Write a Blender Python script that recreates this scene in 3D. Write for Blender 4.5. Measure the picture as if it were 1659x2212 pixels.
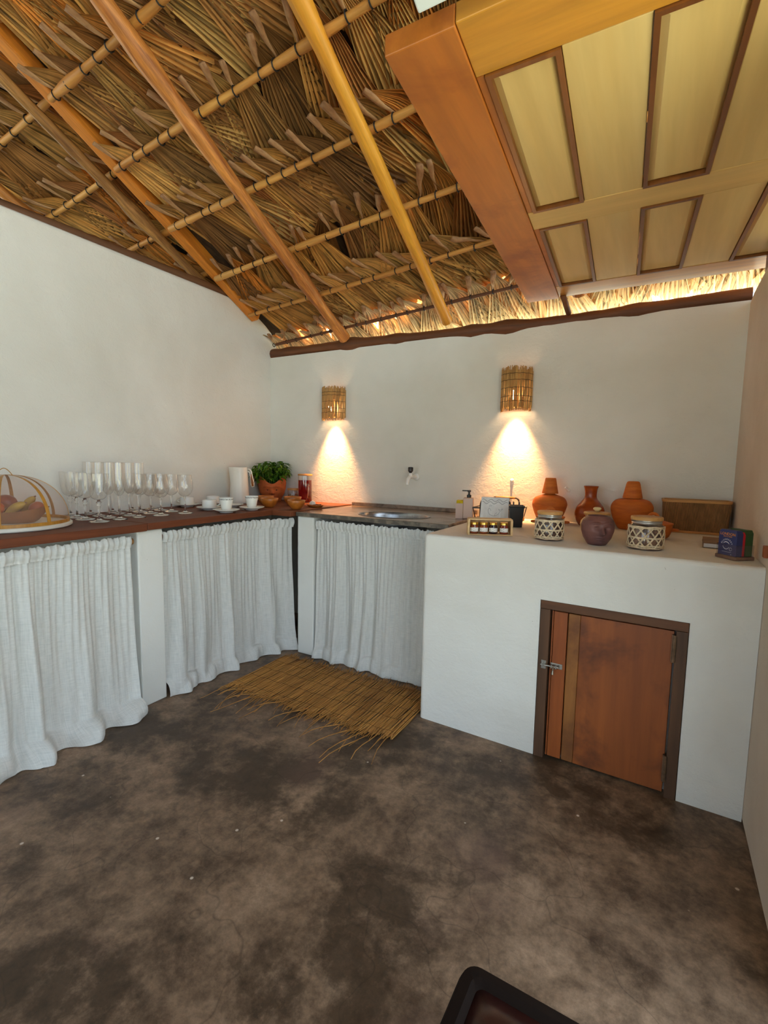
import bpy, bmesh, math, random
from mathutils import Vector, Matrix
random.seed(7)
for o in list(bpy.data.objects): bpy.data.objects.remove(o, do_unlink=True)
scene = bpy.context.scene
COL = scene.collection
PI = math.pi

# ------------------------------------------------------------------ camera
F_PX, W_PX = 1045.787, 1659.0
yaw, pitch, roll = -0.51623, -0.10056, 0.01775
cam_d = bpy.data.cameras.new('camera'); cam = bpy.data.objects.new('camera', cam_d); COL.objects.link(cam)
cam_d.sensor_fit = 'HORIZONTAL'; cam_d.sensor_width = 36.0; cam_d.lens = 36.0 * F_PX / W_PX
cam_d.clip_start = 0.02; cam_d.clip_end = 300
fw = Vector((math.sin(yaw) * math.cos(pitch), math.cos(yaw) * math.cos(pitch), math.sin(pitch)))
rt = Vector((math.cos(yaw), -math.sin(yaw), 0)); up = rt.cross(fw)
r2 = rt * math.cos(roll) + up * math.sin(roll); u2 = up * math.cos(roll) - rt * math.sin(roll)
mw = Matrix((r2, u2, -fw)).transposed().to_4x4(); mw.translation = Vector((2.8222, -3.0538, 1.2499))
cam.matrix_world = mw
scene.camera = cam

# ------------------------------------------------------------------ world, sun, exposure
world = bpy.data.worlds.new('sky'); scene.world = world; world.use_nodes = True
bg = world.node_tree.nodes['Background']
bg.inputs[0].default_value = (0.70, 0.86, 1.0, 1); bg.inputs[1].default_value = 3.9
sun_d = bpy.data.lights.new('sun', 'SUN'); sun = bpy.data.objects.new('sun', sun_d); COL.objects.link(sun)
sun_d.energy = 85.0; sun_d.angle = math.radians(3); sun_d.color = (1, .95, .86)
sun.rotation_euler = (math.radians(-50), math.radians(-7), 0)
vs = scene.view_settings
vs.view_transform = 'Standard'; vs.look = 'None'; vs.exposure = -0.28; vs.gamma = 1.0; vs.use_curve_mapping = False
scene.cycles.transparent_max_bounces = 48
scene.cycles.transmission_bounces = 24
scene.cycles.max_bounces = 24
scene.cycles.diffuse_bounces = 6
scene.cycles.sample_clamp_indirect = 8.0

# ------------------------------------------------------------------ mesh helpers
class MB:
    def __init__(s): s.v = []; s.f = []; s.uv = None
    def add(s, vs, fs):
        b = len(s.v); s.v += [tuple(p) for p in vs]; s.f += [tuple(i + b for i in f) for f in fs]; return s
    def box(s, x0, x1, y0, y1, z0, z1, mat=None):
        p = [(x0,y0,z0),(x1,y0,z0),(x1,y1,z0),(x0,y1,z0),(x0,y0,z1),(x1,y0,z1),(x1,y1,z1),(x0,y1,z1)]
        if mat is not None: p = [mat @ Vector(q) for q in p]
        return s.add(p, [(0,3,2,1),(4,5,6,7),(0,1,5,4),(1,2,6,5),(2,3,7,6),(3,0,4,7)])
    def tube(s, pts, rad, n=8, cap=True, closed=False, flat=1.0):
        pts = [Vector(p) for p in pts]; m = len(pts)
        if not hasattr(rad, '__len__'): rad = [rad] * m
        vs = []; prev = None
        for i, p in enumerate(pts):
            if closed: t = pts[(i+1) % m] - pts[i-1]
            else: t = pts[min(i+1, m-1)] - pts[max(i-1, 0)]
            if t.length < 1e-9: t = Vector((0,0,1))
            t.normalize()
            if prev is None:
                a = Vector((0,0,1)) if abs(t.z) < .9 else Vector((1,0,0))
                a = (a - t * a.dot(t)).normalized()
            else:
                a = prev - t * prev.dot(t)
                a = a.normalized() if a.length > 1e-6 else Vector((1,0,0))
            prev = a; b = t.cross(a)
            for k in range(n):
                an = 2 * PI * k / n
                vs.append(p + a * math.cos(an) * rad[i] * flat + b * math.sin(an) * rad[i])
        fs = []
        for i in range(m if closed else m - 1):
            j = (i + 1) % m
            for k in range(n):
                l = (k + 1) % n
                fs.append((i*n+k, i*n+l, j*n+l, j*n+k))
        if cap and not closed:
            fs.append(tuple(range(n-1, -1, -1))); fs.append(tuple((m-1)*n + k for k in range(n)))
        return s.add(vs, fs)
    def lathe(s, prof, n=32, c=(0,0,0), sx=1, sy=1, fn=None):
        vs = []; fs = []
        for (r, z) in prof:
            for k in range(n):
                a = 2 * PI * k / n
                rr = r
                if fn: rr = fn(a, z, r)
                vs.append((c[0] + rr*math.cos(a)*sx, c[1] + rr*math.sin(a)*sy, c[2] + z))
        m = len(prof)
        for i in range(m-1):
            for k in range(n):
                l = (k+1) % n
                fs.append((i*n+k, i*n+l, (i+1)*n+l, (i+1)*n+k))
        if prof[0][0] > 1e-6 and prof[0][0] != -1: pass
        return s.add(vs, fs)
    def disc(s, r, z, n=32, c=(0,0), flip=False, sx=1, sy=1):
        vs = [(c[0]+r*math.cos(2*PI*k/n)*sx, c[1]+r*math.sin(2*PI*k/n)*sy, z) for k in range(n)]
        return s.add(vs, [tuple(range(n))[::-1] if flip else tuple(range(n))])
    def grid(s, fn, nu, nv, closed_u=False, uv=False):
        vs = []; fs = []; uvs = []
        cu = nu if closed_u else nu + 1
        for j in range(nv + 1):
            for i in range(cu):
                vs.append(fn(i / nu, j / nv)); uvs.append((i / nu, j / nv))
        for j in range(nv):
            for i in range(nu):
                i2 = (i + 1) % cu if closed_u else i + 1
                fs.append((j*cu+i, j*cu+i2, (j+1)*cu+i2, (j+1)*cu+i))
        if uv: s.uv = (s.uv or []) + uvs
        return s.add(vs, fs)
    def prism(s, poly, z0, z1):
        n = len(poly)
        vs = [(x, y, z0) for x, y in poly] + [(x, y, z1) for x, y in poly]
        fs = [tuple(range(n-1,-1,-1)), tuple(range(n, 2*n))] + [(i, (i+1)%n, (i+1)%n+n, i+n) for i in range(n)]
        return s.add(vs, fs)
    def mesh(s, name, mat=None, smooth=False):
        me = bpy.data.meshes.new(name); me.from_pydata(s.v, [], s.f)
        if s.uv and len(s.uv) == len(s.v):
            l = me.uv_layers.new(name='UVMap')
            for lp in me.loops: l.data[lp.index].uv = s.uv[lp.vertex_index]
        if mat: me.materials.append(mat)
        if smooth: me.polygons.foreach_set('use_smooth', [True] * len(me.polygons))
        me.update(); return me
    def obj(s, name, mat=None, parent=None, smooth=False, bevel=0, seg=2, sharp=None, fix=True, solid=0):
        me = s.mesh(name, mat, smooth)
        if fix:
            b = bmesh.new(); b.from_mesh(me); bmesh.ops.remove_doubles(b, verts=b.verts, dist=1e-6)
            bmesh.ops.recalc_face_normals(b, faces=b.faces); b.to_mesh(me); b.free()
        o = bpy.data.objects.new(name, me); COL.objects.link(o)
        if parent: o.parent = parent
        if solid:
            m = o.modifiers.new('solid', 'SOLIDIFY'); m.thickness = solid; m.offset = 0
        if bevel:
            m = o.modifiers.new('bevel', 'BEVEL'); m.width = bevel; m.segments = seg; m.limit_method = 'ANGLE'; m.angle_limit = math.radians(40)
        if smooth and sharp:
            try:
                me.set_sharp_from_angle(angle=math.radians(sharp))
            except Exception: pass
        return o

def tag(o, label=None, cat=None, group=None, kind=None):
    if label: o['label'] = label
    if cat: o['category'] = cat
    if group: o['group'] = group
    if kind: o['kind'] = kind
    return o
def thing(name, label, cat, loc=(0,0,0), rz=0, group=None, kind=None):
    o = bpy.data.objects.new(name, None); COL.objects.link(o); o.empty_display_size = .05
    o.location = loc; o.rotation_euler = (0, 0, rz)
    return tag(o, label, cat, group, kind)
def copy_tree(root, loc, rz, label=None):
    r = root.copy(); COL.objects.link(r); r.location = loc; r.rotation_euler = (0, 0, rz)
    if label: r['label'] = label
    for ch in list(root.children):
        c = ch.copy(); COL.objects.link(c); c.parent = r
        for g in ch.children:
            d = g.copy(); COL.objects.link(d); d.parent = c
    return r
def lerp(a, b, t): return a + (b - a) * t
def pl(prof, z):            # piecewise-linear lookup in a list of (z, r)
    if z <= prof[0][0]: return prof[0][1]
    for (z0, r0), (z1, r1) in zip(prof, prof[1:]):
        if z <= z1: return lerp(r0, r1, (z - z0) / (z1 - z0))
    return prof[-1][1]
def spline(pts, n=6):       # catmull-rom through 2d profile points
    out = []
    m = len(pts)
    for i in range(m - 1):
        p0 = pts[max(i-1,0)]; p1 = pts[i]; p2 = pts[i+1]; p3 = pts[min(i+2,m-1)]
        for k in range(n):
            t = k / n
            out.append(tuple(.5*((2*b)+(-a+c)*t+(2*a-5*b+4*c-d)*t*t+(-a+3*b-3*c+d)*t**3) for a,b,c,d in zip(p0,p1,p2,p3)))
    out.append(tuple(pts[-1]))
    return out

# ------------------------------------------------------------------ materials
def S(r, g, b):
    f = lambda c: (c/255/12.92) if c/255 <= .04045 else ((c/255+.055)/1.055)**2.4
    return (f(r), f(g), f(b), 1)
class NT:
    def __init__(s, name):
        s.m = bpy.data.materials.new(name); s.m.use_nodes = True; s.t = s.m.node_tree
        s.p = s.t.nodes['Principled BSDF']; s.out = s.t.nodes['Material Output']
    def n(s, typ, **kw):
        nd = s.t.nodes.new(typ)
        for k, v in kw.items():
            if k.startswith('_'): nd.inputs[k[1:].replace('_', ' ')].default_value = v
            else: setattr(nd, k, v)
        return nd
    def l(s, a, b): s.t.links.new(a, b)
    def coord(s, out='Object', scale=(1,1,1), rot=(0,0,0)):
        c = s.n('ShaderNodeTexCoord'); m = s.n('ShaderNodeMapping')
        m.inputs['Scale'].default_value = scale; m.inputs['Rotation'].default_value = rot
        s.l(c.outputs[out], m.inputs[0]); return m.outputs[0]
    def noise(s, vec, scale, detail=4, rough=.55, dist=0):
        nd = s.n('ShaderNodeTexNoise'); nd.inputs['Scale'].default_value = scale; nd.inputs['Detail'].default_value = detail
        nd.inputs['Roughness'].default_value = rough; nd.inputs['Distortion'].default_value = dist
        s.l(vec, nd.inputs['Vector']); return nd.outputs[0]
    def ramp(s, fac, stops):
        nd = s.n('ShaderNodeValToRGB'); e = nd.color_ramp.elements
        while len(e) < len(stops): e.new(.5)
        for el, (p, c) in zip(e, stops): el.position = p; el.color = c
        s.l(fac, nd.inputs[0]); return nd.outputs[0]
    def mix(s, fac, a, b, typ='MIX'):
        nd = s.n('ShaderNodeMix', data_type='RGBA', blend_type=typ)
        for sock, v in ((nd.inputs[0], fac), (nd.inputs[6], a), (nd.inputs[7], b)):
            if hasattr(v, 'links') or hasattr(v, 'is_linked'): s.l(v, sock)
            else: sock.default_value = v
        return nd.outputs[2]
    def math(s, op, a, b=0):
        nd = s.n('ShaderNodeMath', operation=op)
        for sock, v in ((nd.inputs[0], a), (nd.inputs[1], b)):
            if hasattr(v, 'is_linked'): s.l(v, sock)
            else: sock.default_value = v
        return nd.outputs[0]
    def bump(s, h, strength=.3, dist=.01):
        nd = s.n('ShaderNodeBump'); nd.inputs['Strength'].default_value = strength; nd.inputs['Distance'].default_value = dist
        s.l(h, nd.inputs['Height']); s.l(nd.outputs[0], s.p.inputs['Normal'])
    def col(s, c):
        if hasattr(c, 'is_linked'): s.l(c, s.p.inputs['Base Color'])
        else: s.p.inputs['Base Color'].default_value = c
    def rough(s, r): s.p.inputs['Roughness'].default_value = r

def simple(name, c1, c2=None, scale=8, rough=.6, bump=0, bscale=60, bdist=.004, stretch=(1,1,1), metal=0, dist=0, lo=.35, hi=.65, spec=None, space='Object'):
    k = NT(name); k.rough(rough); k.p.inputs['Metallic'].default_value = metal
    if spec is not None: k.p.inputs['Specular IOR Level'].default_value = spec
    if c2 is None: k.col(c1)
    else:
        v = k.coord(space, stretch); f = k.noise(v, scale, 5, .6, dist); k.col(k.ramp(f, [(lo, c1), (hi, c2)]))
    if bump:
        v2 = k.coord(space, stretch); k.bump(k.noise(v2, bscale, 4), bump, bdist)
    return k.m
def wood(name, c1, c2, axis='y', rough=.5, scale=14, contrast=(.3,.7), bump=.25, coat=0, grime=None, space='Object', tilt=0, streak=.35, spec=None):
    k = NT(name); k.rough(rough)
    st = {'x': (.08,1,1), 'y': (1,.08,1), 'z': (1,1,.08)}[axis]
    if spec is not None: k.p.inputs['Specular IOR Level'].default_value = spec
    v = k.coord(space, (1,1,1), (tilt,0,0)) if tilt else k.coord(space, st)
    if tilt:
        m2 = k.n('ShaderNodeMapping'); m2.inputs['Scale'].default_value = st; k.l(v, m2.inputs[0]); v = m2.outputs[0]
    f = k.noise(v, scale, 6, .62, .6)
    f2 = k.noise(v, scale*5, 3, .6)
    c = k.ramp(f, [(contrast[0], c1), (contrast[1], c2)])
    c = k.mix(streak, c, k.ramp(f2, [(.35, (.35,.35,.35,1)), (.65, (1,1,1,1))]), 'MULTIPLY')
    if grime:
        g = k.noise(k.coord(space), 3.0, 5, .65, .3)
        c = k.mix(k.ramp(g, [(.5,(0,0,0,1)),(.68,(1,1,1,1))]), c, grime)
    k.col(c); k.bump(f2, bump, .003)
    if coat: k.p.inputs['Coat Weight'].default_value = coat; k.p.inputs['Coat Roughness'].default_value = .25
    return k.m

def m_plaster(name, base, tint, bstr=.35):
    k = NT(name); k.rough(.85); k.p.inputs['Specular IOR Level'].default_value = .2
    v = k.coord('Object')
    big = k.noise(v, 1.3, 4, .55, .3); c = k.ramp(big, [(.3, tint), (.65, base)])
    sp = k.noise(v, 55, 2, .5)
    c = k.mix(k.ramp(sp, [(.775,(0,0,0,1)),(.80,(.45,.45,.45,1))]), c, S(120,108,92))
    k.col(c)
    fine = k.noise(v, 70, 5, .7); med = k.noise(v, 14, 4, .6, 1.2)
    vo = k.n('ShaderNodeTexVoronoi'); vo.inputs['Scale'].default_value = 34; k.l(v, vo.inputs['Vector'])
    pit = k.ramp(vo.outputs[0], [(0.0,(0,0,0,1)),(.16,(1,1,1,1))])
    ridge = k.noise(k.coord('Object', (1,1,2.2), (.4,.7,.3)), 5.5, 6, .62, 1.8)
    h = k.math('ADD', k.math('MULTIPLY', fine, .30), k.math('ADD', k.math('MULTIPLY', med, .55), k.math('ADD', k.math('MULTIPLY', pit, .14), k.math('MULTIPLY', ridge, .42))))
    k.bump(h, bstr, .014)
    return k.m
M_wall = m_plaster('white_plaster', S(232,230,222), S(216,213,203))
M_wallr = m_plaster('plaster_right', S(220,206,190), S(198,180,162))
M_post = m_plaster('white_paint_post', S(235,236,232), S(222,222,216), .2)

def m_floor():
    k = NT('burnished_cement'); k.p.inputs['Specular IOR Level'].default_value = .35
    v = k.coord('Object')
    a = k.noise(v, 1.5, 9, .72, .1); b = k.noise(v, 4.4, 10, .78, .1); d = k.noise(v, 22, 8, .75)
    c = k.ramp(b, [(.36, S(82,64,50)), (.5, S(130,106,85)), (.64, S(166,138,113))])
    c = k.mix(k.ramp(a, [(.49,(0,0,0,1)),(.58,(.85,.85,.85,1))]), c, S(66,51,37))
    c = k.mix(.45, c, k.ramp(d, [(.38,(.35,.35,.35,1)),(.58,(1,1,1,1))]), 'MULTIPLY')
    e = k.noise(k.coord('Object'), 2.3, 3, .5, 0)
    c = k.mix(k.ramp(e, [(.6,(0,0,0,1)),(.75,(.5,.5,.5,1))]), c, S(112,86,76))
    # hairline cracks
    w = k.n('ShaderNodeVectorMath', operation='ADD'); nn = k.n('ShaderNodeTexNoise'); nn.inputs['Scale'].default_value = 3.5
    k.l(v, nn.inputs['Vector']); sc = k.n('ShaderNodeVectorMath', operation='SCALE'); sc.inputs['Scale'].default_value = .55
    k.l(nn.outputs['Color'], sc.inputs[0]); k.l(v, w.inputs[0]); k.l(sc.outputs[0], w.inputs[1])
    vo = k.n('ShaderNodeTexVoronoi', feature='DISTANCE_TO_EDGE'); vo.inputs['Scale'].default_value = 1.7; k.l(w.outputs[0], vo.inputs['Vector'])
    cr = k.ramp(vo.outputs[0], [(0,(.38,.38,.38,1)),(.006,(0,0,0,1))])
    c = k.mix(cr, c, S(45,36,28))
    # stray paint flecks
    vf = k.n('ShaderNodeTexVoronoi'); vf.inputs['Scale'].default_value = 7; k.l(v, vf.inputs['Vector'])
    fl = k.ramp(vf.outputs[0], [(.03,(1,1,1,1)),(.045,(0,0,0,1))])
    c = k.mix(fl, c, S(205,190,175))
    k.col(c)
    k.l(k.ramp(b, [(.3,(.34,)*3+(1,)),(.7,(.56,)*3+(1,))]), k.p.inputs['Roughness'])
    k.bump(k.math('ADD', k.math('MULTIPLY', d, .5), b), .18, .006)
    return k.m
M_floor = m_floor()
M_ground = simple('sandy_ground', S(158,158,146), S(128,136,116), 1.5, .95)

def m_thatch(pale=False):
    k = NT('dry_palm_leaf'); k.rough(.62); k.p.inputs['Specular IOR Level'].default_value = .3
    oi = k.n('ShaderNodeObjectInfo')
    uv = k.n('ShaderNodeUVMap')
    mp = k.n('ShaderNodeMapping'); mp.inputs['Scale'].default_value = (34, 1.2, 1); k.l(uv.outputs[0], mp.inputs[0])
    off = k.n('ShaderNodeCombineXYZ'); k.l(k.math('MULTIPLY', oi.outputs['Random'], 57.0), off.inputs[0]); k.l(off.outputs[0], mp.inputs['Location'])
    st = k.noise(mp.outputs[0], 1.0, 3, .6)
    base = k.ramp(oi.outputs['Random'], [(0, S(232,182,104)), (.16, S(176,128,76)), (.32, S(248,204,126)), (.48, S(150,112,72)), (.62, S(240,160,68)), (.78, S(218,186,120)), (.9, S(196,130,74)), (1, S(164,130,90))])
    if pale: base = k.ramp(oi.outputs['Random'], [(0, S(240,224,188)), (.5, S(226,206,168)), (1, S(246,234,204))])  # eave leaves: outdoor brightness put into a paler leaf colour
    c = k.mix(.9, base, k.ramp(st, [(.34,(.10,.080,.06,1)),(.44,(.66,.58,.50,1)),(.62,(1.38,1.25,1.08,1))]), 'MULTIPLY')
    sep = k.n('ShaderNodeSeparateXYZ'); k.l(uv.outputs[0], sep.inputs[0])
    bl = k.noise(k.coord('Object'), 9, 4, .6)
    c = k.mix(k.ramp(bl, [(.5,(0,0,0,1)),(.8,(.5,.5,.5,1))]), c, S(112,78,48))
    k.col(c)
    tr = k.n('ShaderNodeBsdfTranslucent'); k.l(c, tr.inputs[0])
    ms = k.n('ShaderNodeMixShader'); ms.inputs[0].default_value = .3
    k.l(k.p.outputs[0], ms.inputs[1]); k.l(tr.outputs[0], ms.inputs[2]); k.l(ms.outputs[0], k.out.inputs[0])
    return k.m
M_leaf = m_thatch(); M_leaf_eavelit = m_thatch(True)
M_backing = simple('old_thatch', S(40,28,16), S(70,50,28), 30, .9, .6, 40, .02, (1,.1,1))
M_petiole = simple('petiole', S(204,160,114), S(140,96,62), 22, .7, .3, 80, .003, (1,.25,1))
M_purlin = wood('purlin_pole', S(238,178,92), S(186,118,50), 'x', .55, 10)
M_raf_round = wood('peeled_rafter', S(240,160,76), S(150,80,34), 'y', .5, 26, bump=.6, tilt=.475, streak=.55)
M_raf_smooth = wood('varnished_rafter', S(246,178,60), S(216,138,38), 'y', .45, 18, tilt=.475)
M_raf_old = wood('weathered_rafter', S(214,158,90), S(116,72,36), 'y', .65, 26, bump=.6, tilt=.475, streak=.6)
M_raf_sq = wood('sawn_beam', S(238,150,48), S(198,112,32), 'y', .6, 20, tilt=.475)
M_tie = simple('black_tie', S(28,24,22), rough=.6)
M_log = wood('wall_log', S(140,86,48), S(78,44,24), 'x', .6, 9, bump=.6)
M_logy = wood('plate_log', S(132,90,56), S(92,58,34), 'y', .65, 9, bump=.5)

# ------------------------------------------------------------------ room shell
def st_obj(o): o['kind'] = 'structure'; return o
g = MB(); g.box(-40, 40, -40, 40, -.4, -.12); st_obj(g.obj('ground', M_ground))
f = MB(); f.box(-2.5, 3.45, -6.0, .2, -.14, 0); st_obj(f.obj('floor', M_floor))
# back wall: slightly uneven face
XR = 3.154
b = MB(); b.box(-2.68, 3.4, 0, .18, 0, 2.085); st_obj(b.obj('wall_back', M_wall))
# left wall: profile in y-z, rounded shoulder at the back
prof = [(-6.0,0),(.10,0),(.10,2.15),(.07,2.22),(.02,2.29),(-.06,2.345),(-.15,2.385),(-.24,2.42),(-.34,2.438),(-.45,2.445),(-1.9,2.452),(-6.0,2.46)]
w = MB(); n = len(prof)
w.add([(0,y,z) for y,z in prof] + [(-.18,y,z) for y,z in prof], [tuple(range(n)), tuple(range(2*n-1,n-1,-1))] + [(i,i+n,(i+1)%n+n,(i+1)%n) for i in range(n)])
st_obj(w.obj('wall_left', M_wall, bevel=.022, seg=3))
# right wall with a doorway further along, outside the frame
DY0, DY1, DZ = -3.3, -1.75, 2.02
prof = [(.18,0),(.18,2.05),(-.02,2.085),(-.10,2.10),(-6.0,2.10),(-6.0,0),(DY0,0),(DY0,DZ),(DY1,DZ),(DY1,0)]
w = MB(); n = len(prof)
w.add([(XR,y,z) for y,z in prof] + [(XR+.18,y,z) for y,z in prof], [tuple(range(n-1,-1,-1)), tuple(range(n,2*n))] + [(i,(i+1)%n,(i+1)%n+n,i+n) for i in range(n)])
st_obj(w.obj('wall_right', M_wallr, bevel=.012, seg=2))

prof = [(0,0),(0,2.62),(3.33,2.62),(3.33,0),(2.7,0),(2.7,2.1),(.7,2.1),(.7,0)]
w = MB(); n = len(prof)
w.add([(x,-5.02,z) for x,z in prof] + [(x,-5.2,z) for x,z in prof], [tuple(range(n)), tuple(range(2*n-1,n-1,-1))] + [(i,i+n,(i+1)%n+n,(i+1)%n) for i in range(n)])
st_obj(w.obj('wall_front_unseen', M_wall))  # out of view; added to cut front daylight so the side doorway dominates
w = MB(); w.box(-2.68,-2.5,-6.0,.18,0,2.2); st_obj(w.obj('wall_far_unseen', M_wall))  # unseen wall added to stop side light, keeping the left thatch dark

def rough_log(p0, p1, r, n=40, seg=10, amp=.12, seed=1, knots=4, flat=1.0):
    rnd = random.Random(seed); p0 = Vector(p0); p1 = Vector(p1)
    pts = []; rad = []; ks = [rnd.random() for _ in range(knots)]
    ph = [rnd.uniform(0, 6.28) for _ in range(4)]
    d = (p1 - p0).normalized(); a = d.orthogonal().normalized(); bb = d.cross(a)
    for i in range(n + 1):
        t = i / n
        wob = a * math.sin(t*5+ph[0]) * r * .22 + bb * math.sin(t*7+ph[1]) * r * .22
        pts.append(p0.lerp(p1, t) + wob)
        q = 1 + amp * (.5*math.sin(t*19+ph[2]) + .4*rnd.uniform(-1,1)) + sum(.28*math.exp(-((t-k)*n/1.3)**2) for k in ks)
        rad.append(r * q)
    m = MB(); m.tube(pts, rad, seg, flat=flat); return m
st_obj(rough_log((-.02,.028,2.112), (3.16,.028,2.112), .036, 70, 12, .10, 3, 9).obj('trim_1', M_log, smooth=True, sharp=60))
st_obj(rough_log((-.035,-.42,2.462), (-.035,-5.9,2.475), .030, 60, 10, .08, 5, 3).obj('trim_2', M_logy, smooth=True, sharp=60))

# ------------------------------------------------------------------ thatched roof
eu = Vector((.0012,-.88963,.45667)).normalized(); ep = Vector((.99725,-.0397,.0626)).normalized()
nn_ = -(ep.cross(eu)); nn_.normalize()
RO = Vector((.764,-.05,2.165))
def RP(s, t, off): return RO + ep*s + eu*t + nn_*off
ceil = thing('ceiling', 'palm thatch roof on wooden rafters and poles above the white walls', 'roof', kind='structure')
del ceil['category']
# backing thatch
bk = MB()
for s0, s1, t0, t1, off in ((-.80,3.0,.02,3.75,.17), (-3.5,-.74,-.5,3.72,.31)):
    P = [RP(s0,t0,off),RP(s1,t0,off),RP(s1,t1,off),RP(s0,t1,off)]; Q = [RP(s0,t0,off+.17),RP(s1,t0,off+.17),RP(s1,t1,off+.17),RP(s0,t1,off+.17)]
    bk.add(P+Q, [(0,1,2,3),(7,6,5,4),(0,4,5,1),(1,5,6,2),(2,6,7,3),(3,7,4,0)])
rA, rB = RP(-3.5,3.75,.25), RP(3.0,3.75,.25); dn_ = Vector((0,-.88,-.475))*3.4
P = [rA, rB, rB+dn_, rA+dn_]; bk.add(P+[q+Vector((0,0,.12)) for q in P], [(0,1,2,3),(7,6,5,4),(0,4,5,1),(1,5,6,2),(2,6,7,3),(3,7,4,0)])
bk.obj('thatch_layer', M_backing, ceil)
# rafters
def rafter(s0, s1, t0, t1, r, mat, kind, seed, off=0):
    if kind == 'sq':
        m = MB(); a = RP(s0,t0,off); c = RP(s1,t1,off)
        P = []
        for q in (a, c):
            for ds, dn in ((-1,-1),(1,-1),(1,1),(-1,1)): P.append(q + ep*ds*r + nn_*dn*r*1.15)
        m.add(P, [(0,3,2,1),(4,5,6,7),(0,1,5,4),(1,2,6,5),(2,3,7,6),(3,0,4,7)])
        return m.obj('rafter', mat, ceil, bevel=.006)
    amp = .05 if kind == 'smooth' else .16
    return rough_log(RP(s0,t0,off), RP(s1,t1,off), r, 46, 10, amp, seed, 1 if kind == 'smooth' else 6).obj('rafter', mat, ceil, smooth=True, sharp=50)
rafter(.781,.781,-.08,3.7,.036,M_raf_smooth,'smooth',11)
rafter(-.003,-.004,-.02,3.7,.037,M_raf_round,'rough',12)
rafter(1.60,1.60,-.08,3.7,.036,M_raf_round,'rough',15)
rafter(2.35,2.35,-.08,3.7,.036,M_raf_smooth,'smooth',16)
rafter(-.722,-.722,.26,3.7,.036,M_raf_sq,'sq',13,.13)
rafter(-.915,-.935,.30,3.7,.031,M_raf_old,'rough',14,.13)
rafter(-1.75,-1.75,.30,3.7,.034,M_raf_round,'rough',18,.13)
# purlins (poles across the rafters) with black ties
ROWS = [.02, .35, .70, 1.095, 1.475, 1.84, 2.2, 2.57]
def purlin(s0, s1, t, off, r, seed, mat, tiesp):
    o = rough_log(RP(s0,t,off), RP(s1,t,off), r, 36, 8, .12, seed, 5).obj('purlin', mat, ceil, smooth=True, sharp=60)
    m = MB()
    for s in tiesp:
        c = RP(s, t, off); tl = random.uniform(-.2,.2)
        pts = [c + (eu*math.cos(a) + nn_*math.sin(a)) * (r*1.22+.001) + ep*(math.sin(a)*tl*r) for a in [2*PI*k/10 for k in range(10)]]
        m.tube(pts, .0035, 5, closed=True)
    if tiesp: m.obj('tie', M_tie, o)
    return o
rnd = random.Random(21)
front_s = {}
for k, t in enumerate(ROWS):
    smax = [2.75, 1.62, 1.55, 1.45, 1.35, 1.0, .8, .5][k]
    L = []; s = -.62 if k else -.70
    while s < smax: L.append(s + rnd.uniform(-.02,.02)); s += rnd.uniform(.095,.135)
    front_s[k] = L
    purlin(-.685, max(smax, 2.7 if k < 5 else smax + .6), t, .056, [.010,.013,.016,.0165,.0165,.0165,.0165,.0165][k], 40+k, M_log if k == 0 else M_purlin, L)
LROWS = [.32, .68, 1.03, 1.43, 1.83, 2.2, 2.57]
left_s = {}
for k, t in enumerate(LROWS):
    L = []; s = -2.0
    while s < -.80: L.append(s + rnd.uniform(-.02,.02)); s += rnd.uniform(.12,.16)
    left_s[k] = L
    purlin(-2.6, -.765, t, .185, .0165, 60+k, M_purlin, L)
# palm leaves: pleated fan on a petiole. local: x along pole, y up-slope, z outwards
def leaf_meshes(seed):
    r = random.Random(seed); K = 11
    a0 = math.radians(r.uniform(-9,-4)); a1 = math.radians(r.uniform(26,36)); tip = r.uniform(.09,.145)
    rs = [0,.03,.07,.12,.2,.32,.46,.6]
    m = MB(); uvs = []; vs = []; fs = []
    nA = 2*K + 1
    lens = [r.uniform(.86,1.06) for _ in range(nA)]
    for j, q in enumerate(rs):
        for i in range(nA):
            u = i/(nA-1); an = lerp(a0, a1, u) + (r.uniform(-.006,.006) if j > 3 else 0)
            rr = q * (lens[i] if j == len(rs)-1 else 1)
            zz = (.052 + .040*min(rr/.12,1) + .10*max(rr-.12,0)) + (.0022+.012*min(rr/.45,1)) * (1 if i % 2 else -1) + .02*math.sin(PI*u)*min(rr/.1,1)*.5
            bow = .02*math.sin(PI*min(1,rr/.3))*(u-.3)
            vs.append((rr*math.sin(an) + (u-.4)*.016 + bow, tip - rr*math.cos(an), zz)); uvs.append((u, q/.6))
    for j in range(len(rs)-1):
        for i in range(nA-1): fs.append((j*nA+i, j*nA+i+1, (j+1)*nA+i+1, (j+1)*nA+i))
    m.uv = uvs; m.add(vs, fs); leaf = m.mesh('frond', M_leaf)
    p = MB(); pts = []; rad = []
    cut = r.uniform(.015,.05); pw = r.uniform(.8,1.15)
    for j in range(9):
        q = lerp(-cut, tip+.05, j/8); an = a0
        zz = .040 + .044*max(0,min(q/.12,1)) + .10*max(q-.12,0) - .008*max(0,-q)/.04
        pts.append((q*math.sin(an)+.003*math.sin(j*1.3), tip - q*math.cos(an), zz)); rad.append([.017,.0175,.0165,.014,.011,.008,.0055,.004,.003][j]*pw)
    p.tube(pts, rad, 7, flat=.5)
    pet = p.mesh('petiole', M_petiole, True)
    return leaf, pet
LV = [leaf_meshes(100+i) for i in range(6)]
def mirror(me, nm):
    c = me.copy(); c.name = nm
    for v in c.vertices: v.co.x = -v.co.x
    c.flip_normals(); return c
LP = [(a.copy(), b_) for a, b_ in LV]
for a, b_ in LP: a.materials[0] = M_leaf_eavelit
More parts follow.
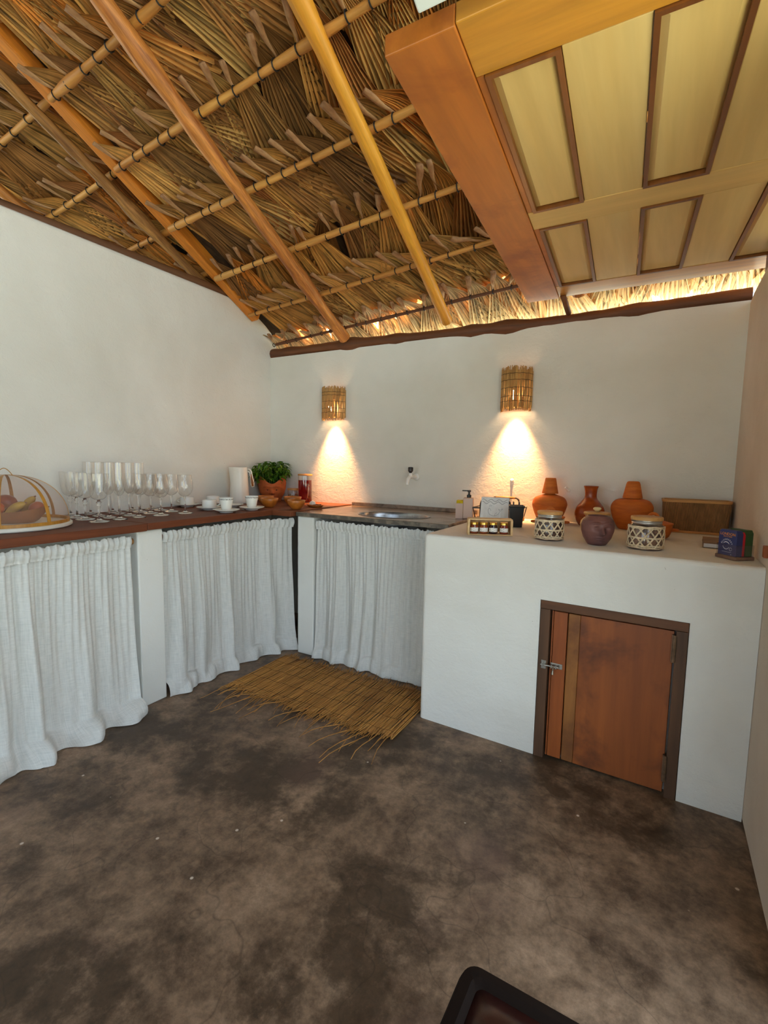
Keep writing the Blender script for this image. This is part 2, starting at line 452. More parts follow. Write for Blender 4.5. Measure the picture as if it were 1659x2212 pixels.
LPM = [(mirror(a,'frond'), mirror(b_,'petiole')) for a, b_ in LP]
LVM = [(mirror(a,'frond'), mirror(b_,'petiole')) for a, b_ in LV]
def place_leaf(s, t, off, lean, flip, sc, pet=True, mat=None):
    a, b_ = rnd.choice((LPM if flip else LP) if mat else (LVM if flip else LV))
    X = ep*math.cos(lean) + eu*math.sin(lean); Y = nn_.cross(X).normalized()
    if Y.dot(eu) < 0: Y = -Y
    mt = Matrix((X*sc, Y*sc, nn_*sc)).transposed().to_4x4(); mt.translation = RP(s, t, off)
    o = bpy.data.objects.new('frond', a); COL.objects.link(o); o.parent = ceil; o.matrix_local = mt
    if pet:
        q = bpy.data.objects.new('petiole', b_); COL.objects.link(q); q.parent = o
for k, t in enumerate(ROWS):
    for s in front_s[k]:
        mean = [-16, 17, -18, 16, (13 if s < 0 else -14), 12, 12, -8][k]
        place_leaf(s, t, rnd.uniform(0,.022), math.radians(rnd.gauss(mean, 8)), rnd.random() < .08, rnd.uniform(.9,1.12), mat=M_leaf_eavelit if k == 0 else None)
for s_ in range(33):   # second layer hanging over the eave
    place_leaf(-1.0 + s_*.117 + rnd.uniform(-.02,.02), -.03, .03, math.radians(rnd.gauss(-6, 6)), rnd.random() < .3, rnd.uniform(.95,1.1), False, M_leaf_eavelit)
for k, t in enumerate(LROWS):
    for s in left_s[k]:
        place_leaf(s, t, .13, math.radians(rnd.gauss(8, 9)), rnd.random() < .3, rnd.uniform(.95,1.15))

# ------------------------------------------------------------------ overhead panelled door
M_pd_dark = wood('varnish_dark', S(222,138,54), S(190,108,36), 'y', .45, 5, coat=.1, grime=S(160,86,30))
M_pd_near = wood('varnish_amber', S(228,162,58), S(206,138,42), 'x', .42, 5, coat=.2)
M_pd_pale = wood('pale_panel', S(240,210,140), S(226,188,112), 'y', .5, 4, streak=.15)
M_pd_rail = wood('pale_rail', S(238,202,128), S(226,184,106), 'x', .5, 4, streak=.15)
M_pd_mould = wood('moulding', S(150,90,34), S(112,62,22), 'y', .4, 8, coat=.2)
PDZ = 2.19
pd_o = Vector((2.204,-2.001,0)); pd_x = Vector((1,.012,0)).normalized(); pd_y = Vector((2.092-2.204,-.132+2.001,0)); pd_L = pd_y.length; pd_y.normalize()
pdm = Matrix(((pd_x.x,pd_y.x,0,pd_o.x),(pd_x.y,pd_y.y,0,pd_o.y),(0,0,1,PDZ),(0,0,0,1)))
pdoor = thing('overhead_panelled_door', 'old varnished panelled wooden door laid flat overhead below the thatch', 'door panel')
def pdbox(name, u0, u1, v0, v1, z0, z1, mat, parent=None, bev=.003):
    m = MB(); m.box(u0,u1,v0,v1,z0,z1,pdm); return m.obj(name, mat, parent or pdoor, bevel=bev)
TH = .042; UE = 1.17
pdbox('stile', 0, .172, 0, pd_L, -.006, TH, M_pd_dark)
pdbox('rail', .173, UE, 0, .165, 0, TH, M_pd_near)
pdbox('rail', .173, UE, .875, 1.015, 0, TH, M_pd_rail)
pdbox('rail', .173, UE, 1.70, pd_L, 0, TH, M_pd_near)
US = [(.173,.194),(.372,.555),(.745,.925),(1.105,UE)]
for (v0, v1) in ((.166,.874),(1.016,1.699)):
    for i, (a, c) in enumerate(US): pdbox('stile', a, c-.001, v0, v1, .001, TH, M_pd_pale if i else M_pd_dark, bev=.002)
    for (a, c) in ((.195,.371),(.556,.744),(.926,1.104)):
        # raised field with sloping border
        d = .03; zf = .004; zb = .017
        m = MB(); P = [(a,v0,zb),(c,v0,zb),(c,v1,zb),(a,v1,zb),(a+d,v0+d,zf),(c-d,v0+d,zf),(c-d,v1-d,zf),(a+d,v1-d,zf),(a,v0,TH),(c,v0,TH),(c,v1,TH),(a,v1,TH)]
        m.add([pdm @ Vector(q) for q in P], [(4,5,6,7),(0,1,5,4),(1,2,6,5),(2,3,7,6),(3,0,4,7),(8,11,10,9),(0,8,9,1),(1,9,10,2),(2,10,11,3),(3,11,8,0)])
        pn = m.obj('panel', M_pd_pale, pdoor)
        m = MB(); w_ = .013
        for (x0,x1,y0,y1) in ((a,a+w_,v0,v1),(c-w_,c,v0,v1),(a+w_,c-w_,v0,v0+w_),(a+w_,c-w_,v1-w_,v1)):
            m.box(x0,x1,y0,y1,-.005,.016,pdm)
        m.obj('moulding', M_pd_mould, pn, bevel=.004)
m = MB(); m.box(2.235,2.265,-.135,-.02,2.08,PDZ); 
m = MB(); m.tube([(2.30,-.012,2.13),(2.295,-.105,2.165),(2.29,-.16,2.186)],.016,8); m.obj('support_peg', M_log, pdoor, smooth=True)
m = MB(); m.box(3.17,3.31,-.5,-.25,2.10,PDZ); m.box(3.17,3.31,-1.7,-1.5,2.10,PDZ); m.obj('support_block', M_log, pdoor)
# white fitting at the near edge
M_white = simple('white_enamel', S(226,232,232), rough=.35)
m = MB(); P = [(-.05,.0),(-.012,-.012),(0,.02),(0,.085),(-.05,.085)]
n = len(P); xs = (2.318, 2.92)
m.add([(xs[0], -2.045+y, 2.199+z) for y,z in P] + [(xs[1], -2.045+y, 2.199+z) for y,z in P], [tuple(range(n)), tuple(range(2*n-1,n-1,-1))] + [(i,i+n,(i+1)%n+n,(i+1)%n) for i in range(n)])
lamp = m.obj('batten_light', M_white, bevel=.004)
tag(lamp, 'white batten light housing fixed to the near edge of the overhead door', 'light fitting')

# ------------------------------------------------------------------ masonry counter with cupboard door
DXL, DXR, DZT = 2.418, 2.951, .690
def fy(x): return -.969 - (x-1.861)*(.049/1.293)
mc = thing('masonry_counter', 'white plastered masonry counter with a small wooden cupboard door', 'counter')
xs = [1.861, DXL, DXR, XR-.001]; zs = [0, DZT, .92]; m = MB(); rec = .05
V = lambda x,z,dy=0: (x, fy(x)+dy, z)
m.add([V(xs[0],0),V(xs[1],0),V(xs[1],zs[1]),V(xs[0],zs[1])],[(0,1,2,3)])
m.add([V(xs[2],0),V(xs[3],0),V(xs[3],zs[1]),V(xs[2],zs[1])],[(0,1,2,3)])
for i in range(3): m.add([V(xs[i],zs[1]),V(xs[i+1],zs[1]),V(xs[i+1],zs[2]),V(xs[i],zs[2])],[(0,1,2,3)])
m.add([V(DXL,0),V(DXL,0,rec),V(DXL,DZT,rec),V(DXL,DZT)],[(0,1,2,3)]); m.add([V(DXR,0),V(DXR,DZT),V(DXR,DZT,rec),V(DXR,0,rec)],[(0,1,2,3)])
m.add([V(DXL,DZT),V(DXL,DZT,rec),V(DXR,DZT,rec),V(DXR,DZT)],[(0,1,2,3)]); m.add([V(DXL,0,rec),V(DXR,0,rec),V(DXR,DZT,rec),V(DXL,DZT,rec)],[(0,1,2,3)])
BK = -.003
m.add([V(xs[0],.92),V(xs[1],.92),V(xs[2],.92),V(xs[3],.92),(xs[3],BK,.92),(xs[0],BK,.92)],[(0,1,2,3,4,5)])
m.add([V(xs[0],0),V(xs[0],zs[1]),V(xs[0],.92),(xs[0],BK,.92),(xs[0],BK,0)],[(0,1,2,3,4)])
m.add([V(xs[3],0),V(xs[3],zs[1]),V(xs[3],.92),(xs[3],BK,.92),(xs[3],BK,0)],[(4,3,2,1,0)])
m.add([(xs[0],BK,0),(xs[0],BK,.92),(xs[3],BK,.92),(xs[3],BK,0)],[(0,1,2,3)])
M_block = m_plaster('counter_plaster', S(234,233,228), S(218,214,206), .3)
body = m.obj('body', M_block, mc)
bb_ = bmesh.new(); bb_.from_mesh(body.data); sel = []
for e in bb_.edges:
    p, q = e.verts[0].co, e.verts[1].co; same = lambda i, v: abs(p[i]-v) < 1e-4 and abs(q[i]-v) < 1e-4
    if (same(2,.92) and p.y < -.5 and q.y < -.5) or (same(0,xs[0]) and abs(p.y-fy(xs[0])) < 1e-4 and abs(q.y-fy(xs[0])) < 1e-4) or (same(0,xs[0]) and same(2,.92)): sel.append(e)
bmesh.ops.bevel(bb_, geom=sel, offset=.018, segments=4, profile=.5, affect='EDGES'); bb_.to_mesh(body.data); bb_.free()
M_dframe = wood('door_frame_wood', S(112,76,48), S(76,50,32), 'z', .6, 9)
M_dframex = wood('door_frame_wood_x', S(126,78,44), S(84,52,30), 'x', .6, 9)
M_dplank = wood('door_plank', S(180,96,36), S(140,68,24), 'z', .5, 8)
M_dpanel = wood('door_panel_ply', S(172,94,38), S(124,62,24), 'z', .5, 5, grime=S(96,48,22))
M_dpale = wood('worn_strip', S(172,112,52), S(130,76,30), 'z', .55, 7, grime=S(110,62,28))
ang = math.atan2(fy(3)-fy(2), 1); RM = Matrix.Rotation(ang,4,'Z')
dl_ = Matrix.Translation((DXL, fy(DXL), 0)) @ RM; dw = (DXR-DXL)/math.cos(ang)
fr = thing('door_frame', None, None); fr.parent = mc
for k in ('label','category'): 
    if k in fr: del fr[k]
def dbox(name, x0,x1,y0,y1,z0,z1,mat,par,bev=.002):
    q = MB(); q.box(x0,x1,y0,y1,z0,z1,dl_); return q.obj(name, mat, par, bevel=bev)
dbox('jamb', .002,.042,-.004,.045,.0,DZT-.036,M_dframe,fr); dbox('jamb', dw-.040,dw-.002,-.004,.045,0,DZT-.036,M_dframe,fr)
dbox('lintel', .002,dw-.002,-.005,.045,DZT-.035,DZT-.001,M_dframex,fr)
dr = thing('cupboard_door', None, None); dr.parent = mc
for k in ('label','category'):
    if k in dr: del dr[k]
dx0, dx1 = .048, dw-.046
dbox('plank', dx0, dx0+.006, .010,.032,.012,DZT-.042,M_dplank,dr,.001)
dbox('plank', dx0+.008, dx0+.062, .008,.032,.012,DZT-.042,M_dplank,dr)
dbox('plank', dx0+.066, dx0+.112, .0065,.032,.012,DZT-.042,M_dpale,dr,.004)
dbox('plank', dx0+.1125, dx1, .008,.032,.012,DZT-.042,M_dpanel,dr)
M_steel = simple('zinc_steel', S(190,186,178), S(150,146,138), 40, .35, metal=1)
M_hinge = simple('dull_hinge', S(140,112,88), S(104,84,66), 30, .5, metal=.6)
for z in (.115, .585):
    q = MB(); q.box(dx1-.006,dx1+.012,-.004,.006,z-.052,z+.052,dl_)
    q.tube([dl_ @ Vector((dx1+.002,-.004,z-.052)), dl_ @ Vector((dx1+.002,-.004,z+.052))], .006, 8)
    q.obj('hinge', M_hinge, dr)
q = MB(); zc = .415
q.box(dx0+.004,dx0+.052,.004,.009,zc-.011,zc+.011,dl_)
q.box(.016,.036,-.007,-.003,zc-.018,zc+.018,dl_)
q.tube([dl_ @ Vector((.014,-.010,zc)), dl_ @ Vector((dx0+.040,-.010,zc))], .0042, 8)
for x in (.022,.030,dx0+.012,dx0+.030): q.box(x-.003,x+.003,-.0155,.004,zc-.007,zc+.007,dl_)
q.tube([dl_ @ Vector((dx0+.021,-.012,zc)), dl_ @ Vector((dx0+.021,-.024,zc-.012)), dl_ @ Vector((dx0+.020,-.025,zc-.028))], [.0035,.0035,.005], 8)
q.obj('latch', M_steel, dr, bevel=.001)

# ------------------------------------------------------------------ wooden counter, posts
M_ctop = wood('stained_counter', S(128,70,42), S(92,48,28), 'y', .55, 7, bump=.15, spec=.25)
M_ctopx = wood('stained_counter_x', S(134,74,44), S(96,52,30), 'x', .55, 7, bump=.15, spec=.25)
ct = thing('wooden_countertop', 'dark brown wooden countertop along the left wall and around the corner', 'countertop')
m = MB(); m.box(.004,.666,-2.75,-1.588,.899,.936); m.obj('plank', M_ctop, ct, bevel=.004)
m = MB(); m.box(.004,.660,-1.583,-.706,.902,.937); m.obj('plank', M_ctop, ct, bevel=.004)
m = MB(); m.box(.004,.812,-.702,-.004,.902,.937); m.obj('plank', M_ctopx, ct, bevel=.004)
def post(label, x0,x1,y0,y1,z1):
    m = MB(); m.box(x0,x1,y0,y1,0,z1); return tag(m.obj('counter_support', M_post, bevel=.006, seg=2), label, 'support')
post('white painted support panel between the two curtains under the wooden counter', .03,.6325,-1.620,-1.483,.898)
post('white painted support panel in the inner corner below the sink slab', .8196,.947,-.646,-.03,.903)

# ------------------------------------------------------------------ sink slab
def m_slab():
    k = NT('polished_stone'); k.rough(.16)
    v = k.coord('Object'); a = k.noise(v, 7, 6, .65, 1.0); b_ = k.noise(v, 30, 4, .6)
    c = k.ramp(a, [(.3, S(112,96,84)), (.52, S(150,130,112)), (.7, S(96,82,72))])
    c = k.mix(.4, c, k.ramp(b_, [(.35,(.55,.55,.55,1)),(.65,(1,1,1,1))]), 'MULTIPLY'); k.col(c)
    k.l(k.ramp(a, [(.3,(.10,)*3+(1,)),(.7,(.26,)*3+(1,))]), k.p.inputs['Roughness'])
    return k.m
M_slab = m_slab()
M_slabedge = simple('chipped_stone_edge', S(88,80,70), S(128,116,100), 22, .45, .5, 30, .01, lo=.45, hi=.62)
M_inox = simple('brushed_steel', S(176,178,182), S(150,152,158), 30, .28, metal=1)
sk = thing('sink_counter', 'grey-brown polished stone sink slab with an oval steel basin', 'sink')
X0,X1,Y0,Y1,ZT,ZB = .8145,1.859,-.655,-.004,.9305,.905
ecx, ecy, erx, ery = 1.405,-.435,.232,.158
N = 72; top = []; rim = []
for k in range(N):
    a = 2*PI*k/N; dx, dy = math.cos(a)*erx, math.sin(a)*ery
    rim.append((ecx+dx, ecy+dy))
    tx = ((X1-ecx) if dx > 0 else (X0-ecx))/dx if abs(dx) > 1e-9 else 1e9; ty = ((Y1-ecy) if dy > 0 else (Y0-ecy))/dy if abs(dy) > 1e-9 else 1e9
    t_ = min(tx, ty); top.append((ecx+dx*t_, ecy+dy*t_))
# snap nearest outline points to the rectangle's corners
for c in ((X0,Y0),(X1,Y0),(X1,Y1),(X0,Y1)):
    i = min(range(N), key=lambda q: (top[q][0]-c[0])**2+(top[q][1]-c[1])**2); top[i] = c
m = MB()
m.add([(x,y,ZT) for x,y in top]+[(x,y,ZT) for x,y in rim]+[(x,y,ZB) for x,y in top]+[(x,y,ZB) for x,y in rim],
      [f for i in range(N) for j in [(i+1)%N] for f in ((i,j,N+j,N+i),(2*N+i,3*N+i,3*N+j,2*N+j),(i,2*N+i,2*N+j,j),(N+i,N+j,3*N+j,3*N+i))])
m.obj('slab', M_slab, sk, bevel=.003)
m = MB(); m.box(X0+.002,X1,Y0-.004,Y0-.0005,ZB-.001,ZT-.002); m.obj('chipped_edge', M_slabedge, sk, bevel=.001)
m = MB(); m.box(.822,1.80,-.024,-.004,ZT,ZT+.026); m.obj('backsplash', M_slab, sk, bevel=.003)
pr = [(1.03,.002),(1.0,.003),(.985,0),(.97,-.02),(.94,-.07),(.86,-.115),(.65,-.135),(.3,-.142),(.08,-.145)]
m = MB(); m.lathe([(r,z) for r,z in pr], 64, (ecx,ecy,ZT), erx, ery); m.obj('basin', M_inox, sk, smooth=True)
m = MB(); m.lathe([(0.001,.003),(.018,.004),(.024,.002),(.026,-.002)], 24, (ecx,ecy,ZT-.146)); m.obj('drain', M_steel, sk, smooth=True)

# ------------------------------------------------------------------ curtains
def m_linen():
    k = NT('white_linen'); k.rough(.95); k.p.inputs['Specular IOR Level'].default_value = .1
    uv = k.n('ShaderNodeUVMap')
    def mapped(sc):
        mp = k.n('ShaderNodeMapping'); mp.inputs['Scale'].default_value = sc; k.l(uv.outputs[0], mp.inputs[0]); return mp.outputs[0]
    h1 = k.noise(mapped((26,190,1)), 1, 4, .6); v1 = k.noise(mapped((260,10,1)), 1, 4, .6)
    w = k.math('ADD', h1, v1)
    c = k.ramp(w, [(.78, S(198,200,196)), (1.0, S(226,226,221)), (1.2, S(238,238,233))])
    wr = k.math('MULTIPLY', w, .5); c = k.ramp(wr, [(.34, S(214,216,212)), (.5, S(230,230,226)), (.64, S(240,240,236))])
    k.col(c); k.bump(w, .12, .003)
    tr = k.n('ShaderNodeBsdfTranslucent'); k.l(c, tr.inputs[0]); ms = k.n('ShaderNodeMixShader'); ms.inputs[0].default_value = .18
    k.l(k.p.outputs[0], ms.inputs[1]); k.l(tr.outputs[0], ms.inputs[2]); k.l(ms.outputs[0], k.out.inputs[0])
    return k.m
M_linen = m_linen()
def sharp_sin(x, p=.75): s = math.sin(x); return math.copysign(abs(s)**p, s)
def curtain(label, A, B, N, seed, zt=.880, nbig=5, spread=.05, squeeze=.02, curve=0):
    A = Vector(A+(0,)); B = Vector(B+(0,)); D = (B-A); Lc = D.length; D.normalize(); N = Vector(N+(0,))
    r = random.Random(seed); ph = [r.uniform(0,6.28) for _ in range(10)]
    f1, f2, f3 = nbig*Lc/.9, nbig*1.9*Lc/.9, 37*Lc
    root = thing('linen_curtain', label, 'curtain', (A.x, A.y, 0))
    def folds(u, v):
        w1 = u + .045*math.sin(2*PI*1.3*u+ph[8]) + .022*math.sin(2*PI*3.1*u+ph[9]) + .012*math.sin(5*v+ph[0]) + .02*v*math.sin(4*u+ph[1])
        d = .033*(.22+.78*v)*(.6+.4*math.sin(2*PI*2.2*u+ph[7]))*sharp_sin(2*PI*f1*w1+ph[2]+.8*math.sin(2.2*v+ph[3])) + .013*(.5+.5*v)*sharp_sin(2*PI*f2*w1+ph[4]-.6*v) + .0065*(1-v)**1.5*math.sin(2*PI*f3*u+ph[5])
        d += .006*math.sin(2*PI*f1*2.7*u+ph[6]+5*v)*v
        return d
    zs_ = zt-.052
    def cloth(u, v):
        vz = 1-(1-v)**1.0
        out = .010 + .030*v**1.3
        lat = 0
        if v < .9:
            z = lerp(zs_, .075, v/.9); d = folds(u, v)
        else:
            w = (v-.9)/.1; d = folds(u, .9)*(1-.35*w)
            hump = .5+.5*math.sin(2*PI*(nbig*1.3)*u+ph[7]+2.0*w)
            out += spread*math.sin(w*PI*.5)*(.35+.65*hump)
            z = .075*(1-w)**1.6 + .004 + .030*math.sin(PI*w)*hump + .008*(.5+.5*math.sin(23*u+ph[8]))*(1-w)
        uu = u + squeeze*math.sin(PI*v)*math.sin(2*PI*u)*.6
        p = A + D*(uu*Lc) + N*(out+d+curve*max(0,(u-.7)/.3)**1.4)
        return (p.x-A.x, p.y-A.y, max(z,.004))
    m = MB(); m.grid(cloth, int(230*Lc/.9), 64, uv=True)
    m.uv = [(u*Lc/.9, v) for u, v in m.uv]
    m.obj('cloth', M_linen, root, smooth=True, fix=False)
    def head(u, v):
        top = zt + .0030*math.sin(2*PI*f3*.37*u+ph[9]) + .0025*math.sin(2*PI*f3*.83*u+ph[1]) + .0016*math.sin(2*PI*f3*1.7*u)
        z = lerp(top, zs_-.004, v)
        bulge = .009*math.sin(PI*min(1,v*1.15))
        d = folds(u, .04)*lerp(.9,1,v) + .0045*math.sin(2*PI*f3*u+ph[5]+1.5*math.sin(9*u))*(1-.7*v)+ .003*math.sin(2*PI*f3*1.6*u+ph[6])*(1-.6*v)
        p = A + D*(u*Lc) + N*(.0225+d*.5+bulge+curve*max(0,(u-.7)/.3)**1.4)
        return (p.x-A.x, p.y-A.y, z)
    m = MB(); m.grid(head, int(300*Lc/.9), 14, uv=True); m.uv = [(u*Lc/.9, v*.08) for u, v in m.uv]
    m.obj('rod_pocket', M_linen, root, smooth=True, fix=False)
    return root
curtain('long gathered white linen curtain at the left edge under the food cover', (.605,-2.72), (.605,-1.655), (1,0), 3, nbig=4.2, spread=.10)
curtain('gathered white linen curtain below the coffee cups and bowls', (.600,-1.481), (.600,-.615), (1,0), 8, nbig=4.2, spread=.045, curve=.135)
curtain('gathered white linen curtain hanging under the sink slab', (.962,-.612), (1.846,-.612), (0,-1), 12, zt=.884, nbig=4, spread=.03)
M_rod = wood('raw_stick', S(190,140,84), S(140,96,52), 'y', .6, 12)
def rod(label, p0, p1, r=.016):
    return tag(rough_log(p0, p1, r, 16, 10, .05, 5, 1).obj('curtain_rod', M_rod, smooth=True, sharp=50), label, 'curtain rod')
rod('wooden rod end of the curtain below the food cover', (.596,-2.70,.846), (.596,-1.623,.846), .016)
rod('wooden rod carrying the curtain below the cups', (.590,-1.480,.846), (.590,-.66,.846), .015)
rod('wooden rod carrying the curtain under the sink', (.950,-.606,.850), (1.857,-.606,.850), .014)

# ------------------------------------------------------------------ reed mat
M_reed = wood('dry_reed', S(216,156,78), S(150,100,44), 'y', .65, 30, bump=.3)
M_thread = simple('mat_thread', S(120,84,42), rough=.8)
mat_ = thing('reed_mat', 'brown reed mat with loose frayed ends on the floor before the sink', 'mat')
r = random.Random(4)
reed = MB(); fringe = MB(); nx = 190
for i in range(nx):
    x = lerp(.800,1.840,i/(nx-1)) + r.uniform(-.0015,.0015); sk_ = (i/(nx-1))*.02
    y0 = -1.215 + .012*math.sin(i*.11) + r.uniform(-.03,.02); y1 = -.735 + r.uniform(-.02,.022)
    pts = []
    for j in range(7):
        t_ = j/6; pts.append((x + .0025*math.sin(i*1.7+t_*5), lerp(y0,y1,t_), .0055 + .002*math.sin(i*2.3+t_*9)))
    reed.tube(pts, [.0032*r.uniform(.8,1.2)]*7, 5)
    # frayed ends
    if r.random() < .75:
        L_ = r.uniform(.02,.07) if r.random() < .88 else r.uniform(.10,.24)
        b_ = r.uniform(-.35,.25); fringe.tube([(x+b_*L_*q*q*1.3, y0+.02-(L_+.02)*q, .006+.012*math.sin(PI*q)*r.random()) for q in (0,.3,.6,.85,1)], [.0022,.002,.0017,.0014,.001], 5)
    if r.random() < .8:
        L_ = r.uniform(.01,.032); b_ = r.uniform(-.4,.4); fringe.tube([(x+b_*L_*q, y1-.01+(L_+.01)*q, .007+.018*q*r.random()) for q in (0,.5,1)], [.002,.0015,.0009], 4)
for x,dx,L_ in ((1.66,-.10,.26),(1.70,-.05,.30),(1.74,-.07,.33),(1.76,.01,.24),(1.60,-.12,.2),(1.35,-.09,.19),(1.20,-.10,.17),(1.05,-.12,.14),(.95,-.1,.12)):
    fringe.tube([(x+dx*q+.01*math.sin(6*q), -1.2-L_*q, .007+.012*math.sin(PI*q)) for q in (0,.2,.4,.6,.8,1)], [.0026,.0025,.0023,.002,.0018,.0015], 5)
o = reed.obj('reeds', M_reed, mat_, smooth=True, fix=False); o['kind'] = 'stuff'
o = fringe.obj('frayed_ends', M_reed, mat_, smooth=True, fix=False); o['kind'] = 'stuff'
th = MB()
for y in (-1.17,-1.06,-.95,-.84,-.75):
    th.tube([(lerp(.80,1.84,q/60), y+.004*math.sin(q*.9), .0095+.0012*math.sin(q*2.1)) for q in range(61)], .0011, 4)
th.obj('binding_thread', M_thread, mat_, fix=False)
# ------------------------------------------------------------------ wall sconces
M_twig = wood('twigs', S(226,178,104), S(150,102,52), 'z', .6, 40, bump=.4)
M_board = wood('pine_board', S(214,170,108), S(186,138,80), 'z', .5, 9)
def m_emit(name, c, st):
    k = NT(name); k.p.inputs['Base Color'].default_value = c; k.p.inputs['Emission Color'].default_value = c; k.p.inputs['Emission Strength'].default_value = st; return k.m
M_bulb = m_emit('warm_bulb', (1,.72,.40,1), 110)
def sconce(label, x, z0, z1, seed):
    root = thing('twig_wall_sconce', label, 'wall lamp', (x,0,z0), group='twig wall sconces'); r = random.Random(seed)
    H = z1-z0; R = .092
    m = MB(); m.box(-R,R,-.018,-.001,.012,H-.010); m.obj('back_board', M_board, root, bevel=.002)
    tw = MB()
    for layer, (cnt, rr) in enumerate(((60,R),(40,R-.0055))):
        for i in range(cnt):
            a = PI*(i+.5*layer)/(cnt-1) + r.uniform(-.012,.012)
            if a > PI: continue
            q0 = r.uniform(-.016,.012); q1 = H + r.uniform(-.012,.016)
            pts = []
            for j in range(6):
                t_ = j/5; rad_ = rr + r.uniform(-.0014,.0014)
                aa = a + r.uniform(-.012,.012)
                pts.append((math.cos(aa)*rad_, -.016-math.sin(aa)*rad_*1.05, lerp(q0,q1,t_)))
            tw.tube(pts, [r.uniform(.0019,.0030)]*6, 5)
    o = tw.obj('twig_shade', M_twig, root, fix=False); o['kind'] = 'stuff'
    wi = MB()
    for z in (.045,.075,.125,.17,H-.03):
        wi.tube([(math.cos(PI*k/24)*(R+.003), -.016-math.sin(PI*k/24)*(R+.003)*1.05, z+.0015*math.sin(k*1.9)) for k in range(25)], .0012, 4)
    wi.obj('binding_wire', M_tie, root, fix=False)
    b_ = MB(); b_.lathe([(.001,-.022),(.012,-.020),(.020,-.010),(.0215,0),(.019,.010),(.012,.024),(.011,.034)], 20, (0,-.062,.080)); b_.obj('bulb', M_bulb, root, smooth=True)
    s_ = MB(); s_.lathe([(.001,.034),(.016,.034),(.016,.085),(.001,.085)], 16, (0,-.062,.080)); s_.box(-.008,.008,-.062,-.015,.150,.162); s_.obj('socket', M_tie, root)
    ld = bpy.data.lights.new('sconce_light', 'SPOT'); lo = bpy.data.objects.new('sconce_light', ld); COL.objects.link(lo)
    ld.energy = 125; ld.color = (1,.49,.19); ld.spot_size = math.radians(62); ld.spot_blend = 1.0; ld.shadow_soft_size = .02
    lo.parent = root; lo.location = (0,-.085,.045); lo.rotation_euler = (math.radians(8),0,0)
    return root
sconce('twig wall sconce in the corner above the red tea pitcher', .655, 1.572, 1.795, 1)
sconce('twig wall sconce above the dish rack, nearer the right wall', 2.022, 1.590, 1.828, 2)

# ------------------------------------------------------------------ tap, wall hooks
M_pvc = simple('white_plastic', S(236,236,232), rough=.35)
M_blk = simple('black_plastic', S(26,25,26), rough=.4)
tap = thing('wall_tap', 'white plastic tap with a black handle on the wall over the sink', 'tap', (1.345,0,1.158))
m = MB(); m.lathe([(.001,.0),(.020,.0),(.024,.004),(.022,.012),(.016,.016),(.001,.016)], 20)
m.v = [(x, -z, y) for x,y,z in m.v]; m.obj('flange', M_pvc, tap, smooth=True, sharp=40)
m = MB(); m.tube([(0,-.01,0),(0,-.07,.0),(0,-.105,.001),(0,-.128,-.012),(0,-.138,-.035),(0,-.141,-.052)], [.011,.011,.012,.0115,.010,.0095], 12)
m.tube([(0,-.095,.006),(0,-.095,.030)], [.012,.009], 12); m.obj('spout', M_pvc, tap, smooth=True, sharp=50)
m = MB(); m.lathe([(.001,.026),(.009,.027),(.010,.033),(.017,.040),(.018,.062),(.015,.068),(.001,.069)], 12, (0,-.095,0)); m.obj('handle', M_blk, tap, smooth=True, sharp=35)
for (x,z,lb,tl) in ((2.012,1.156,'small white plug in the warm lit wall above the dish rack',0), (2.352,1.108,'bent white hook in the wall between the two left terracotta jugs',1)):
    m = MB(); m.lathe([(.001,0),(.013,.002),(.008,.008),(.006,.012),(.001,.012)], 12); m.v = [(a, -c, b_) for a,b_,c in m.v]
    if tl: m.tube([(0,-.01,0),(-.006,-.022,.008),(-.014,-.030,.018)], [.006,.0055,.007], 8)
    else: m.tube([(0,-.01,0),(0,-.024,-.004)], [.005,.006], 8)
    o = m.obj('wall_hook', M_pvc, smooth=True, sharp=40); o.location = (x,0,z); tag(o, lb, 'hook')

# ------------------------------------------------------------------ glassware
def m_thin_glass(name, tint, gl=1.0, edge=.55):
    k = NT(name); k.t.nodes.remove(k.p)
    tb = k.n('ShaderNodeBsdfTransparent'); lw = k.n('ShaderNodeLayerWeight'); lw.inputs['Blend'].default_value = .25
    c = k.ramp(lw.outputs['Facing'], [(0,tint),(.55,tint),(.95,tuple(edge*x for x in tint[:3])+(1,))]); k.l(c, tb.inputs[0])
    gb = k.n('ShaderNodeBsdfGlossy'); gb.inputs['Roughness'].default_value = .02
    lf = k.n('ShaderNodeLayerWeight'); lf.inputs['Blend'].default_value = .5
    fz_ = k.math('ADD', k.math('MULTIPLY', k.math('POWER', lf.outputs['Facing'], 4.0), .75), .05)
    ms = k.n('ShaderNodeMixShader'); k.l(k.math('MULTIPLY', fz_, gl), ms.inputs[0]); k.l(tb.outputs[0], ms.inputs[1]); k.l(gb.outputs[0], ms.inputs[2]); k.l(ms.outputs[0], k.out.inputs[0])
    return k.m
M_thin = m_thin_glass('thin_glass', (.98,.978,.97,1), 1.5, .50)
def m_glass(name, c=(1,1,1,1), ior=1.45):
    k = NT(name); k.p.inputs['Transmission Weight'].default_value = 1; k.p.inputs['IOR'].default_value = ior; k.rough(.02); k.col(c); return k.m
M_glass = m_glass('solid_glass', (.96,.95,.93,1))
WZ = .9375
def glass_proto(name, label, cat, group, foot, stem, bowl, rim_n=36):
    root = thing(name, label, cat, (0,0,WZ), 0, group)
    m = MB(); m.lathe([(.001,0)] + foot + stem + [(.001, stem[-1][1]+.0015)], rim_n); m.obj('stem_and_foot', M_glass, root, smooth=True)
    m = MB(); m.lathe(bowl, rim_n)
    rr, zz = bowl[-1]; m.tube([(rr*math.cos(2*PI*k/36), rr*math.sin(2*PI*k/36), zz) for k in range(36)], .0009, 5, closed=True)
    m.obj('bowl', M_thin, root, smooth=True)
    return root
